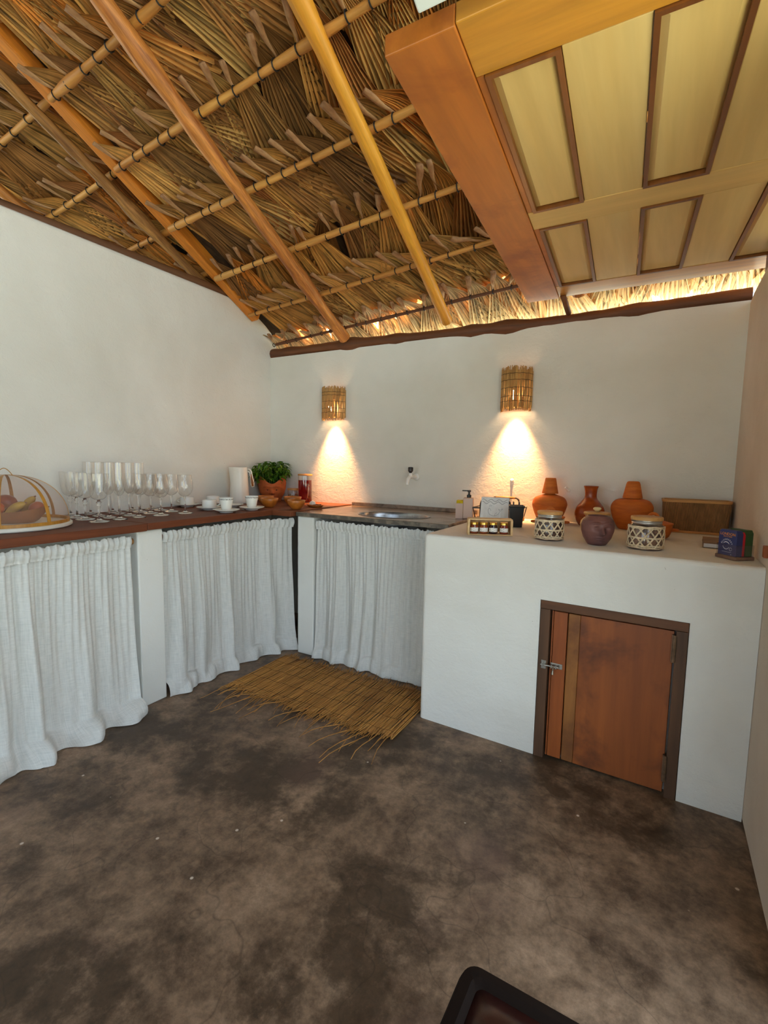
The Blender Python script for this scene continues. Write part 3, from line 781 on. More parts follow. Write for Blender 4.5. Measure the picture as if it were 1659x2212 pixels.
ORD = ['nearest the left wall', 'second from the left wall', 'third from the left wall', 'at the front edge']
def run(proto, spots, labels):
    for i, ((x,y), lb) in enumerate(zip(spots, labels)):
        if i == 0: proto.location = (x,y,WZ); proto['label'] = lb
        else: copy_tree(proto, (x,y,WZ), random.uniform(0,6), lb)
gob = glass_proto('knobbed_goblet', '', 'glass', 'knobbed goblets beside the food cover',
    [(.046,0),(.047,.0015),(.040,.004),(.020,.007),(.010,.011)], [(.0055,.018),(.0042,.040),(.0052,.062),(.0075,.076),(.0125,.082),(.0085,.088),(.0125,.095),(.0070,.102),(.0075,.108)],
    spline([(.0075,.1085),(.022,.112),(.034,.124),(.040,.143),(.043,.170),(.0455,.205),(.047,.236)],4))
run(gob, [(.068,-1.628),(.178,-1.654),(.292,-1.674),(.430,-1.684)], ['clear knobbed-stem goblet beside the food cover, '+q for q in ORD])
flu = glass_proto('tall_tulip_glass', '', 'glass', 'tall tulip glasses in the middle of the glassware',
    [(.036,0),(.037,.0015),(.030,.0045),(.014,.008),(.007,.013)], [(.0042,.025),(.0038,.07),(.0042,.105),(.0065,.119),(.0075,.1225)],
    spline([(.0075,.123),(.016,.131),(.0265,.150),(.0315,.175),(.0325,.205),(.0308,.245),(.0285,.290)],4))
run(flu, [(.062,-1.520),(.204,-1.553),(.313,-1.564),(.419,-1.572),(.060,-1.392),(.165,-1.419),(.295,-1.440),(.401,-1.455)],
    ['tall tulip glass in the row behind the goblets, '+q for q in ORD] + ['tall tulip glass in the row next to the wine glasses, '+q for q in ORD])
win = glass_proto('wine_glass', '', 'glass', 'round wine glasses nearest the cups',
    [(.044,0),(.045,.0015),(.036,.0045),(.016,.008),(.008,.013)], [(.0045,.022),(.0040,.06),(.0045,.085),(.0070,.096),(.0085,.099)],
    spline([(.0085,.0995),(.020,.104),(.034,.117),(.0435,.140),(.0455,.160),(.0435,.185),(.0395,.208),(.0375,.223)],4))
run(win, [(.062,-1.272),(.164,-1.290),(.277,-1.300),(.409,-1.328),(.064,-1.150),(.165,-1.154),(.281,-1.165),(.422,-1.179)],
    ['round wine glass in the row beside the tall glasses, '+q for q in ORD] + ['round wine glass in the row nearest the coffee cups, '+q for q in ORD])

# ------------------------------------------------------------------ food cover with fruit
M_bamboo = wood('bamboo_strip', S(206,150,62), S(170,112,36), 'z', .4, 12)
k = NT('sheer_netting'); k.t.nodes.remove(k.p); tb = k.n('ShaderNodeBsdfTransparent'); df = k.n('ShaderNodeBsdfDiffuse'); df.inputs[0].default_value = S(206,168,146)
ms = k.n('ShaderNodeMixShader'); ms.inputs[0].default_value = .2; k.l(tb.outputs[0], ms.inputs[1]); k.l(df.outputs[0], ms.inputs[2]); k.l(ms.outputs[0], k.out.inputs[0]); M_net = k.m
FC = (.300,-2.020)
tray = MB(); tray.lathe([(.001,0),(.243,0),(.247,.004),(.247,.015),(.243,.018),(.001,.018)], 64); o = tray.obj('round_tray', simple('white_laminate', S(232,228,214), rough=.35), smooth=True, sharp=40); o.location = (FC[0],FC[1],WZ); tag(o, 'round white tray under the bamboo food cover', 'tray')
fz = WZ+.0185
fc = thing('food_cover', 'bamboo-ribbed netting dome covering the fruit bowl', 'food cover', (FC[0],FC[1],fz))
RB, HB = .232, .205
def dome(a, t_): # t 0 base .. 1 top
    q = t_*PI/2; return (RB*math.cos(q)**.85*math.cos(a), RB*math.cos(q)**.85*math.sin(a), .008+HB*math.sin(q)**.95)
m = MB(); m.grid(lambda u,v: dome(2*PI*u, v*.985), 64, 20, closed_u=True); m.obj('netting', M_net, fc, smooth=True)
ring = MB(); ring.lathe([(RB-.004,0),(RB+.005,0),(RB+.005,.014),(RB-.004,.014),(RB-.004,0)], 64); ring.obj('base_ring', M_bamboo, fc, smooth=True, sharp=40)
for i in range(8):
    a = 2*PI*i/8 + .28; rb = MB(); ta = Vector((-math.sin(a), math.cos(a), 0)); P = []; Q = []
    for j in range(17):
        p = Vector(dome(a, j/16*.97)); w_ = .0085*(1-.45*j/16)
        o1 = Vector((math.cos(a),math.sin(a),.4)).normalized()*.003
        P += [p-ta*w_+o1*.3, p+ta*w_+o1*.3, p+ta*w_+o1, p-ta*w_+o1]
    rb.add(P, [(j*4+q, j*4+(q+1)%4, (j+1)*4+(q+1)%4, (j+1)*4+q) for j in range(16) for q in range(4)])
    rb.obj('rib', M_bamboo, fc)
m = MB(); m.tube([(-.035+.07*q/10, .0, .212+.030*math.sin(PI*q/10)) for q in range(11)], .0018, 6)
m.v = [(x*math.cos(.6)-y*math.sin(.6), x*math.sin(.6)+y*math.cos(.6), z) for x,y,z in m.v]; m.obj('handle', M_bamboo, fc)
M_bowlw = wood('carved_bowl', S(150,92,50), S(112,64,32), 'x', .55, 10)
fb = MB(); 
def boat(u, v, inner):
    a = 2*PI*u; L_, W_ = .165, .095
    hz = .052 + .022*abs(math.cos(a))**3
    if not inner: s_ = lerp(.62,1.0,v**.7); z = lerp(0,hz,v)
    else: s_ = lerp(.97,.5,v**1.4); z = lerp(hz,.012,v)
    return (L_*s_*math.cos(a), W_*s_*math.sin(a), z)
fb.grid(lambda u,v: boat(u,v,False), 48, 8, closed_u=True); fb.grid(lambda u,v: boat(u,v,True), 48, 8, closed_u=True)
fb.disc(1,.012,48,sx=.165*.5,sy=.095*.5); fb.disc(1,0,48,sx=.165*.62,sy=.095*.62,flip=True)
o = fb.obj('fruit_bowl', M_bowlw, smooth=True, sharp=60); o.location = (FC[0]+.0,FC[1]+.01,fz+.001); o.rotation_euler = (0,0,.62); tag(o, 'boat-shaped wooden fruit bowl under the dome', 'bowl')
def fruit(name, label, cat, loc, sc, rot, mat, bend=0, stem=None):
    m = MB(); m.lathe([(max(.001,math.sin(PI*q/18)*(1-.16*math.cos(PI*q/18))), -math.cos(PI*q/18)) for q in range(19)], 24)
    m.v = [((x + bend*(z*z-.4))*sc[0], y*sc[1], z*sc[2]) for x,y,z in m.v]
    root = m.obj(name, mat, smooth=True); root.location = loc; root.rotation_euler = rot; tag(root, label, cat)
    if stem:
        s_ = MB(); s_.tube([(bend*.6*sc[0],0,sc[2]*.97),(bend*.7*sc[0]+.003,.001,sc[2]*1.1)], [.004,.003], 6); s_.obj('stem', M_log, root)
    return root
bx, by, bz = FC[0], FC[1]+.01, fz
cr, sr = math.cos(.62), math.sin(.62)
def FB(u, v, z): return (bx+u*cr-v*sr, by+u*sr+v*cr, bz+z)
fruit('mango','large dark red mango at the back of the fruit bowl','mango', FB(-.045,.036,.080), (.040,.038,.058), (0,1.45,.62), simple('mango_red', S(110,26,24), S(140,56,28), 9, .35), 0, True)
fruit('mango','orange mango lying in front of the dark red mango','mango', FB(-.050,-.042,.064), (.032,.030,.056), (0,1.5,.75), simple('mango_orange', S(200,92,30), S(170,52,24), 8, .4), 0, True)
M_ban = simple('banana_yellow', S(190,152,52), S(128,96,34), 14, .5)
fruit('banana','yellow-brown banana standing behind in the fruit bowl','banana', FB(.058,.036,.072), (.019,.018,.052), (.25,.5,1.1), M_ban, .35, True)
fruit('banana','yellow-brown banana leaning across the fruit bowl','banana', FB(.045,-.036,.064), (.018,.017,.052), (-.3,.9,.4), M_ban, .35, True)
fruit('mango','small reddish mango at the right end of the fruit bowl','mango', FB(.112,.004,.066), (.026,.026,.036), (0,1.2,.3), simple('mango_rose', S(168,82,54), S(140,60,40), 9, .45))

# ------------------------------------------------------------------ cups and saucers
M_porc = simple('white_porcelain', S(232,232,226), rough=.18)
k = NT('script_band'); k.rough(.2); uv = k.n('ShaderNodeUVMap'); mp = k.n('ShaderNodeMapping'); mp.inputs['Scale'].default_value = (90,3.0,1); k.l(uv.outputs[0], mp.inputs[0])
nz = k.noise(mp.outputs[0], 1, 2, .5, .6); sp = k.n('ShaderNodeSeparateXYZ'); k.l(uv.outputs[0], sp.inputs[0])
k.col(k.ramp(nz, [(.49,S(232,232,226)),(.53,S(28,26,26))])); M_script = k.m
def saucer(label, x, y, r=.078):
    m = MB(); m.lathe([(.001,.003),(.030,.003),(.046,.006),(r,.018),(r+.0005,.0195),(r-.002,.0205),(.048,.0085),(.03,.006),(.001,.006)], 48)
    m.lathe([(.036,.004),(.036,0),(.039,0),(.040,.005)], 48)
    o = m.obj('saucer', M_porc, smooth=True); o.location = (x,y,WZ); return tag(o, label, 'saucer', 'white saucers on the wooden counter')
def cyl_cup(label, x, y, rz):
    root = thing('coffee_cup', label, 'cup', (x,y,WZ+.0065), rz, 'straight-sided coffee cups')
    m = MB(); m.lathe([(.001,0),(.034,0),(.040,.004),(.0435,.015),(.0435,.056),(.0425,.058),(.0405,.056),(.0405,.016),(.036,.007),(.001,.006)], 40); m.obj('body', M_porc, root, smooth=True)
    m = MB(); m.tube([(.041+.018*math.sin(PI*q/10)+(.004 if 2<q<8 else 0), 0, .047-.030*q/10) for q in range(11)], .0038, 8); m.obj('handle', M_porc, root, smooth=True)
    return root
def cone_cup(label, x, y):
    root = thing('conical_cup', label, 'cup', (x,y,WZ+.0065), random.uniform(0,6), 'conical cups with a lettered rim')
    m = MB(); m.lathe([(.001,0),(.024,0),(.027,.003),(.030,.02),(.042,.082),(.0415,.0835),(.0400,.082),(.028,.02),(.022,.006),(.001,.006)], 40); m.obj('body', M_porc, root, smooth=True)
    for (rr0,rr1) in ((.0403,.0415),(.0396,.0384)):
        m = MB(); m.grid(lambda u,v: ((lerp(rr0,rr1,v)+.0004)*math.cos(2*PI*u), (lerp(rr0,rr1,v)+.0004)*math.sin(2*PI*u), lerp(.070,.0775,v)) if rr0 > .04 else ((.0396-.0002*v)*math.cos(2*PI*u)*.985, (.0396)*math.sin(2*PI*u)*.985, lerp(.071,.078,v)), 60, 1, uv=True)
        m.obj('lettered_band', M_script, root, smooth=True, fix=False)
    return root
saucer('white saucer beside the wine glasses against the wall', .092,-.905); cyl_cup('straight white coffee cup half hidden behind the wine glasses', .092,-.905, 3.6)
saucer('white saucer under the front straight coffee cup', .365,-.955); cyl_cup('straight white coffee cup in front of the other one by the jug', .365,-.955, .75)
saucer('white saucer against the wall behind the front coffee cup', .120,-.715); cyl_cup('straight white coffee cup against the wall behind the front one', .120,-.715, .7)
saucer('empty white saucer at the foot of the white jug', .325,-.735); 
saucer('white saucer under the conical cup nearest the curtain edge', .560,-.995); cone_cup('conical white cup with lettered rim in front of the white jug', .560,-.995)
saucer('white saucer under the conical cup by the wooden bowls', .560,-.786); cone_cup('conical white cup with lettered rim beside the wooden bowls', .560,-.786)

# ------------------------------------------------------------------ jug
jug = thing('pitcher_jug', 'tall white jug with a wooden handle in the corner', 'jug', (.122,-.470,WZ))
M_cream = simple('cream_enamel', S(236,230,218), rough=.3)
def jugr(a, z, r):
    return r + (.020*max(0,(z-.20)/.065)*max(0,math.cos(a-3.75))**10 if z > .2 else 0)
m = MB(); m.lathe([(.001,0),(.068,0),(.071,.004),(.070,.03),(.064,.15),(.0575,.262),(.056,.264),(.0545,.262),(.061,.15),(.066,.02),(.001,.008)], 48, fn=jugr); m.obj('body', M_cream, jug, smooth=True)
ha = .75; hd = Vector((math.cos(ha), math.sin(ha), 0))
m = MB(); m.tube([hd*.054+Vector((0,0,.252)), hd*.075+Vector((0,0,.250)), hd*.086+Vector((0,0,.235)), hd*.090+Vector((0,0,.205)), hd*.102+Vector((0,0,.150)), hd*.103+Vector((0,0,.122)), hd*.093+Vector((0,0,.118)), hd*.086+Vector((0,0,.135)), hd*.083+Vector((0,0,.19)), hd*.074+Vector((0,0,.228)), hd*.055+Vector((0,0,.232))], .0055, 8); m.obj('handle', M_cream, jug, smooth=True)
m = MB(); m.tube([hd*.086+Vector((0,0,.215)), hd*.089+Vector((0,0,.185)), hd*.095+Vector((0,0,.15)), hd*.096+Vector((0,0,.125))], [.007,.010,.014,.010], 10, flat=.7); m.obj('grip', wood('grip_wood', S(172,106,48), S(140,80,32), 'z', .4, 10), jug, smooth=True)

# ------------------------------------------------------------------ terracotta head planter with basil
M_terra = simple('terracotta', S(190,98,42), S(160,76,30), 14, .75, .2, 120, .002)
def gss(x, s_): return math.exp(-(x/s_)**2)
def angd(a, b_): return (a-b_+PI) % (2*PI) - PI
def face_r(a, z, r, H, dirn, k=1.0):
    d = angd(a, dirn); h = z/H; o = 0
    o += .016*gss(d,.13)*gss(h-.47,.12)*k + .008*gss(d,.17)*gss(h-.42,.05)*k       # nose
    for s_ in (-1,1):
        o -= .007*gss(d-s_*.34,.17)*gss(h-.60,.07)*k                                   # eye sockets
        o += .007*gss(d-s_*.36,.26)*gss(h-.73-.05*math.cos((d-s_*.36)*4),.035)*k      # brows
    o += .0065*gss(d,.24)*gss(h-.285,.028)*k + .0065*gss(d,.22)*gss(h-.215,.03)*k - .004*gss(d,.26)*gss(h-.25,.012)*k   # lips
    o += .006*gss(d,.3)*gss(h-.08,.09)*k
    return r + o
PC = (.150,-.150)
plant = thing('head_planter', 'terracotta head-shaped planter with a face, in the corner', 'planter', (PC[0],PC[1],WZ))
fdir = math.atan2(-.75,.66)
def pot_fn(u, v, inner):
    a = 2*PI*u; d = angd(a, fdir); H = .150
    ztop = .138 + .062*(1-gss(abs(d),.72)) * (1-gss(abs(abs(d)-PI),.72))
    if not inner:
        z = v*ztop; r = pl([(0,.066),(.02,.074),(.06,.094),(.10,.105),(.14,.108),(.20,.104)], z); r = face_r(a, z, r, H, fdir, 1.2)
    else:
        z = lerp(ztop, .11, v); r = pl([(0,.066),(.02,.074),(.06,.094),(.10,.105),(.14,.108),(.20,.104)], z)-.010
    return (r*math.cos(a), r*math.sin(a), z)
m = MB(); m.grid(lambda u,v: pot_fn(u,v,False), 120, 60, closed_u=True); m.grid(lambda u,v: pot_fn(u,v,True), 120, 4, closed_u=True); m.disc(.066,0,120,flip=True); m.obj('pot', M_terra, plant, smooth=True)
for s_ in (-1,1):
    m = MB(); a = fdir+s_*.34; m.lathe([(.001,.004),(.004,.003),(.005,0)],10,(0,0,0)); 
    c = Vector((math.cos(a)*.103, math.sin(a)*.103, .090)); 
    nb = len(m.v)-30; m.v[nb:] = [tuple(c + Vector((math.cos(a),math.sin(a),0))*p[2] + Vector((-math.sin(a),math.cos(a),0))*p[0] + Vector((0,0,p[1]))) for p in m.v[nb:]]
    m.obj('eye', simple('dark_slip', S(60,30,16), rough=.7), plant)
m = MB(); m.disc(.096,.118,32); m.obj('soil', simple('soil', S(44,32,22), S(60,44,30), 40, .95, .6, 60, .01), plant)
def m_leafg():
    k = NT('basil_leaf'); k.rough(.45)
    c = k.ramp(k.noise(k.coord('Object'), 26, 3), [(.3,S(44,84,18)),(.5,S(84,132,28)),(.7,S(140,168,44))]); k.col(c)
    tr = k.n('ShaderNodeBsdfTranslucent'); k.l(c, tr.inputs[0]); ms = k.n('ShaderNodeMixShader'); ms.inputs[0].default_value = .25
    k.l(k.p.outputs[0], ms.inputs[1]); k.l(tr.outputs[0], ms.inputs[2]); k.l(ms.outputs[0], k.out.inputs[0]); return k.m
M_basil = m_leafg()
r = random.Random(17); lv = MB(); stm = MB()
def leaf(m, base, dirv, L_, W_, droop):
    dirv = Vector(dirv).normalized(); side = dirv.cross(Vector((0,0,1)))
    if side.length < .01: side = Vector((1,0,0))
    side.normalize(); nrm = side.cross(dirv).normalized(); P = []
    for j in range(5):
        t_ = j/4; c = Vector(base) + dirv*L_*t_ - Vector((0,0,1))*droop*L_*t_*t_; w_ = W_*math.sin(PI*min(1,t_*.92+.06))**.8
        P += [c-side*w_+nrm*w_*.35, c, c+side*w_+nrm*w_*.35]
    m.add(P, [(j*3+q, j*3+q+1, j*3+q+4, j*3+q+3) for j in range(4) for q in (0,1)])
for i in range(46):
    a = r.uniform(0,2*PI); rr = .085*math.sqrt(r.random()); lean = r.uniform(.0,.75)*(rr/.085+.2)
    h = r.uniform(.09,.20)*(1.05-.35*lean); b0 = Vector((rr*math.cos(a)*.9, rr*math.sin(a)*.9, .116))
    tip = b0 + Vector((math.cos(a)*lean*.13, math.sin(a)*lean*.13, h))
    if (Vector((PC[0],PC[1],0))+tip).x < .03: tip.x = .035-PC[0]
    if PC[1]+tip.y > -.03: tip.y = -.035-PC[1]
    mid = b0.lerp(tip,.55)+Vector((0,0,.012)); stm.tube([b0,mid,tip],[.0018,.0015,.001],5)
    for lvl in (.35,.55,.72,.87,1.0):
        c = b0.lerp(mid, lvl/.55) if lvl < .55 else mid.lerp(tip,(lvl-.55)/.45)
        for q in range(4 if lvl < .95 else 7):
            an = r.uniform(0,2*PI); el = r.uniform(-.15,.5)
            dv = Vector((math.cos(an)*math.cos(el), math.sin(an)*math.cos(el), math.sin(el)))
            L_ = r.uniform(.028,.052)
            if PC[0]+c.x+dv.x*L_ < .012: dv.x = abs(dv.x)
            if PC[1]+c.y+dv.y*L_ > -.012: dv.y = -abs(dv.y)
            leaf(lv, c, dv, L_, r.uniform(.006,.0105), r.uniform(.25,.9))
o = lv.obj('foliage', M_basil, plant, smooth=True, fix=False); o['kind'] = 'stuff'; o['label'] = 'bushy green basil leaves'
stm.obj('stems', simple('green_stem', S(86,110,44), rough=.6), plant, fix=False)

# ------------------------------------------------------------------ bowls, jar, tea pitcher, small tray
M_bowl = wood('turned_bowl', S(202,122,44), S(168,92,28), 'x', .4, 9, coat=.2)
def bowl(label, x, y, r_=.061, h=.060, rz=0):
    m = MB(); m.lathe([(.001,0),(r_*.46,0),(r_*.5,.003),(r_*.72,h*.30),(r_*.92,h*.66),(r_,h),(r_*.975,h+.0012),(r_*.95,h),(r_*.85,h*.66),(r_*.6,h*.30),(r_*.3,h*.16),(.001,h*.15)], 44)
    o = m.obj('wooden_bowl', M_bowl, smooth=True); o.location = (x,y,WZ); o.rotation_euler = (0,0,rz); return tag(o, label, 'bowl', 'small wooden bowls in the corner')
bowl('small wooden bowl next to the conical cup', .512,-.572)
bowl('small wooden bowl at the foot of the head planter, behind another', .335,-.420, .060,.060, 1)
bowl('small wooden bowl before the little lidded jar', .545,-.372, .064,.062, 2)
bowl('small wooden bowl nearest the sink slab', .738,-.560, .060,.058, 3)
M_lidw = wood('lid_wood', S(214,160,92), S(184,126,64), 'x', .5, 10)
jar = thing('glass_jar', 'small glass jar with a wooden lid beside the tea pitcher', 'jar', (.335,-.115,WZ))
m = MB(); m.lathe([(.001,.001),(.040,.001),(.043,.006),(.043,.085),(.040,.090)], 36); m.obj('body', M_thin, jar, smooth=True)
m = MB(); m.lathe([(.001,.003),(.040,.003),(.041,.006),(.041,.055),(.030,.060),(.001,.062)], 30); m.obj('contents', simple('brown_grounds', S(86,58,38), S(150,110,76), 70, .8, .6, 90, .006), jar, smooth=True)
m = MB(); m.lathe([(.001,.090),(.046,.090),(.047,.093),(.047,.101),(.045,.104),(.001,.104)], 36); m.obj('lid', M_lidw, jar, smooth=True, sharp=40)
tp = thing('tea_pitcher', 'glass pitcher of dark red tea with a wooden lid under the left sconce', 'pitcher', (.448,-.110,WZ))
m = MB(); m.lathe([(.001,.001),(.050,.001),(.053,.005),(.053,.200),(.052,.206)], 40); m.obj('body', M_thin, tp, smooth=True)
k = NT('red_tea'); k.p.inputs['Transmission Weight'].default_value = .75; k.p.inputs['IOR'].default_value = 1.33; k.rough(.05); k.col(S(150,22,30)); M_tea = k.m
m = MB(); m.lathe([(.001,.004),(.050,.004),(.0515,.008),(.0515,.172),(.001,.172)], 40); m.obj('tea', M_tea, tp, smooth=True, sharp=50)
m = MB(); m.lathe([(.001,.206),(.054,.206),(.056,.208),(.056,.216),(.054,.219),(.001,.219)], 40); m.obj('lid', M_lidw, tp, smooth=True, sharp=40)
ha = .55; hd = Vector((math.cos(ha), math.sin(ha)*-1, 0))
m = MB(); m.tube([hd*.052+Vector((0,0,.140)), hd*.070+Vector((0,0,.142)), hd*.080+Vector((0,0,.130)), hd*.082+Vector((0,0,.10)), hd*.078+Vector((0,0,.06)), hd*.066+Vector((0,0,.038)), hd*.052+Vector((0,0,.034))], .0052, 10); m.obj('handle', M_glass, tp, smooth=True)
tr_ = thing('small_wooden_tray', 'small carved wooden tray under the left sconce by the sink', 'tray', (.742,-.365,WZ), -.35)
m = MB()
def trf(u, v):
    a = 2*PI*u; c_, s_ = math.cos(a), math.sin(a); q = lambda e: math.copysign(abs(e)**.5, e)
    R_, zz = [(.75,0),(1,.012),(1.0,.016),(.93,.016),(.7,.006),(.01,.006)][min(5,int(v*5+.5))]
    return (.066*q(c_)*R_, .040*q(s_)*R_, zz)
m.grid(trf, 40, 5, closed_u=True); m.disc(1,0,40,flip=True,sx=.03,sy=.02); m.obj('dish', M_bowl, tr_, smooth=True, sharp=50)
o = MB().lathe([(.001,0),(.014,.001),(.021,.010),(.021,.020),(.014,.030),(.004,.036),(.001,.037)], 20, fn=lambda a,z,r_: r_*(1+.10*math.cos(6*a))).obj('garlic_bulb', simple('garlic_white', S(244,240,230), rough=.5), smooth=True)
o.location = (.715,-.358,WZ+.0065); tag(o, 'small bright white bulb lying on the little tray', 'garlic')
m = MB(); m.tube([(.0,-.018,.012),(.03,-.008,.018),(.058,.012,.02)],.0032,6); m.tube([(.0,.012,.012),(.04,.01,.019),(.06,-.01,.02)],.003,6)
o = m.obj('dried_sticks', M_log, smooth=True); o.location = (.742,-.365,WZ); o.rotation_euler = (0,0,-.35); tag(o, 'dark dried sticks lying on the little tray', 'sticks')
# ------------------------------------------------------------------ soap dispenser with sponge
BZ = .921
M_soap = simple('rose_beige_plastic', S(206,176,158), rough=.4)
sd = thing('soap_dispenser', 'rose-beige soap dispenser with black pump beside the sink', 'soap dispenser', (1.822,-.315,.9312), .28)
m = MB(); m.box(-.010,.050,-.034,.034,0,.124); m.obj('bottle', M_soap, sd, bevel=.006, seg=3)
m = MB()
for b_ in ((-.052,-.0105,-.034,-.030,0,.090),(-.052,-.0105,.030,.034,0,.090),(-.052,-.048,-.030,.030,0,.090),(-.048,-.0105,-.030,.030,0,.006)): m.box(*b_)
m.obj('sponge_holder', M_soap, sd)
m = MB(); m.lathe([(.001,.124),(.013,.124),(.013,.140),(.006,.143),(.006,.158),(.011,.159),(.011,.168),(.001,.169)], 18, (.022,0,0)); m.box(-.018,.022,-.005,.005,.161,.168); m.obj('pump', M_blk, sd, smooth=True, sharp=35)
m = MB(); m.box(-.020,.020,-.026,.026,-.05,.05); sp = m.obj('sponge', simple('yellow_sponge', S(226,190,20), S(190,160,20), 60, .9, .5, 120, .004), bevel=.004); sp.location = (1.822-.029*math.cos(.28), -.315-.029*math.sin(.28), .9312+.058); sp.rotation_euler = (0,0,.28); tag(sp, 'yellow sponge stuck in the soap dispenser holder', 'sponge')

# ------------------------------------------------------------------ dish rack, towel, black bin
M_rackw = simple('black_wire', S(44,30,24), rough=.35)
RK = thing('dish_rack', 'black wire dish rack with bamboo-gripped handles below the right sconce', 'dish rack', (2.012,-.236,BZ), .05)
m = MB(); w2, d2 = .130, .122
def loop(z, w_, d_, r_): m.tube([(-w_,-d_,z),(w_,-d_,z),(w_,d_,z),(-w_,d_,z)], r_, 6, closed=True)
loop(.082,w2,d2,.0042); loop(.022,w2-.012,d2-.012,.003)
for sx in (-1,1):
    for sy in (-1,1): m.tube([(sx*w2,sy*d2,.082),(sx*(w2-.012),sy*(d2-.012),.022)], .003, 6)
m.obj('frame', M_rackw, RK, smooth=True, sharp=50)
m = MB()
for i in range(9): x = lerp(-w2+.014,w2-.014,i/8); m.tube([(x,-d2+.012,.022),(x,d2-.012,.022)], .0018, 5)
m.obj('base_wire', M_rackw, RK)
for sx in (-1,1):
    for sy in (-1,1):
        q = MB(); q.lathe([(.001,0),(.008,0),(.009,.012),(.007,.024),(.001,.024)], 12, (sx*(w2-.016),sy*(d2-.016),0)); q.obj('foot', M_lidw, RK, smooth=True)
for sy in (-1,1):
    q = MB(); y = sy*d2; pts = [(-.085,y,.022),(-.085,y,.105),(-.080,y,.122),(-.066,y,.132),(.066,y,.132),(.080,y,.122),(.085,y,.105),(.085,y,.022)]
    q.tube(pts, .0052, 8); h_ = q.obj('handle', M_rackw, RK, smooth=True)
    q = MB(); q.tube([(-.058,y,.132),(.058,y,.132)], .0072, 10); q.obj('bamboo_grip', M_lidw, h_, smooth=True)
M_towel = simple('tea_towel_cloth', S(232,232,230), S(218,218,216), 20, .95, .2, 160, .002)
tw_ = thing('tea_towel', 'white tea towel with a drawn whale hung over the rack handle', 'towel', (2.012,-.236,BZ), .05)
def towf(u, v):
    x = lerp(-.078,.078,u); s_ = v*.25
    w_ = .0035*math.sin(u*9+1)*min(1,abs(s_-.125)/.06) + .003*math.sin(u*21)*min(1,abs(s_-.125)/.1)
    yb = -d2
    if s_ < .115: return (x*(1+.05*(1-s_/.115)), yb-.0105+w_-.012*(1-s_/.115), .1405-(.115-s_)*1.0)
    if s_ < .135:
        a = (s_-.115)/.02*PI; return (x, yb-.0105*math.cos(a), .1405+.0045*math.sin(a)+.002)
    return (x, yb+.0105+w_*.5, .1405-(s_-.135))
m = MB(); m.grid(towf, 40, 60); m.obj('cloth', M_towel, tw_, smooth=True, solid=.0018, fix=False)
M_ink = simple('grey_ink', S(120,122,126), rough=.9)
def ribbon(pts, w_):   # flat printed stroke laid on the towel front
    q = MB(); P = []
    for i, (u, z) in enumerate(pts):
        a = pts[max(i-1,0)]; c = pts[min(i+1,len(pts)-1)]; dx, dz = c[0]-a[0], c[1]-a[1]; l_ = math.hypot(dx,dz) or 1
        for s_ in (-1,1):
            x = u - dz/l_*w_*s_; zz = z + dx/l_*w_*s_
            uu = (x/.156)+.5; b_ = towf(min(max(uu,0),1), max(0,min(1,(.115-(.1405-zz))/.25)))
            P.append((x, b_[1]-.0017, zz))
    q.add(P, [(2*i,2*i+1,2*i+3,2*i+2) for i in range(len(pts)-1)]); return q
pm = MB()
def addp(q): pm.add(q.v, q.f)
for k2, zc in ((0,.130),(1,.116)):
    addp(ribbon([(lerp(-.072,.072,i/70), zc + .006*math.sin(i/70*2*PI*3.2+.6+k2*.7)) for i in range(71)], .0011))
wh = [(-.030,.086),(-.034,.076),(-.033,.062),(-.024,.050),(-.008,.044),(.010,.046),(.024,.056),(.030,.068),(.040,.076),(.046,.084),(.038,.082),(.030,.076),(.024,.083),(.028,.070)]
addp(ribbon(spline(wh,5), .0007)); addp(ribbon(spline([(-.030,.086),(-.022,.080),(-.018,.070)],4), .0007)); addp(ribbon(spline([(-.024,.092),(-.028,.100),(-.022,.104),(-.018,.097),(-.014,.103)],4), .0006))
addp(ribbon(spline([(.004,.046),(.008,.056),(.016,.062)],4), .0006))
pm.obj('print', M_ink, tw_, fix=False)
bn = thing('black_utensil_bin', 'black square plastic bin hooked beside the tea towel', 'bin', (2.160,-.440,BZ), .30)
m = MB()
def sq(h_, z): return [(-h_,-h_,z),(h_,-h_,z),(h_,h_,z),(-h_,h_,z)]
m.add(sq(.030,0)+sq(.038,.108)+sq(.042,.108)+sq(.042,.116)+sq(.036,.116)+sq(.028,.004), [(3,2,1,0)]+[(k*4+i,k*4+(i+1)%4,(k+1)*4+(i+1)%4,(k+1)*4+i) for k in range(5) for i in range(4)]+[(20,21,22,23)])
m.obj('bucket', M_blk, bn, bevel=.002)
m = MB(); m.tube([(-.015,.040,.112),(-.015,.044,.128),(-.015,.056,.130)],.004,6); m.tube([(.015,.040,.112),(.015,.044,.128),(.015,.056,.130)],.004,6); m.obj('hook', M_blk, bn)

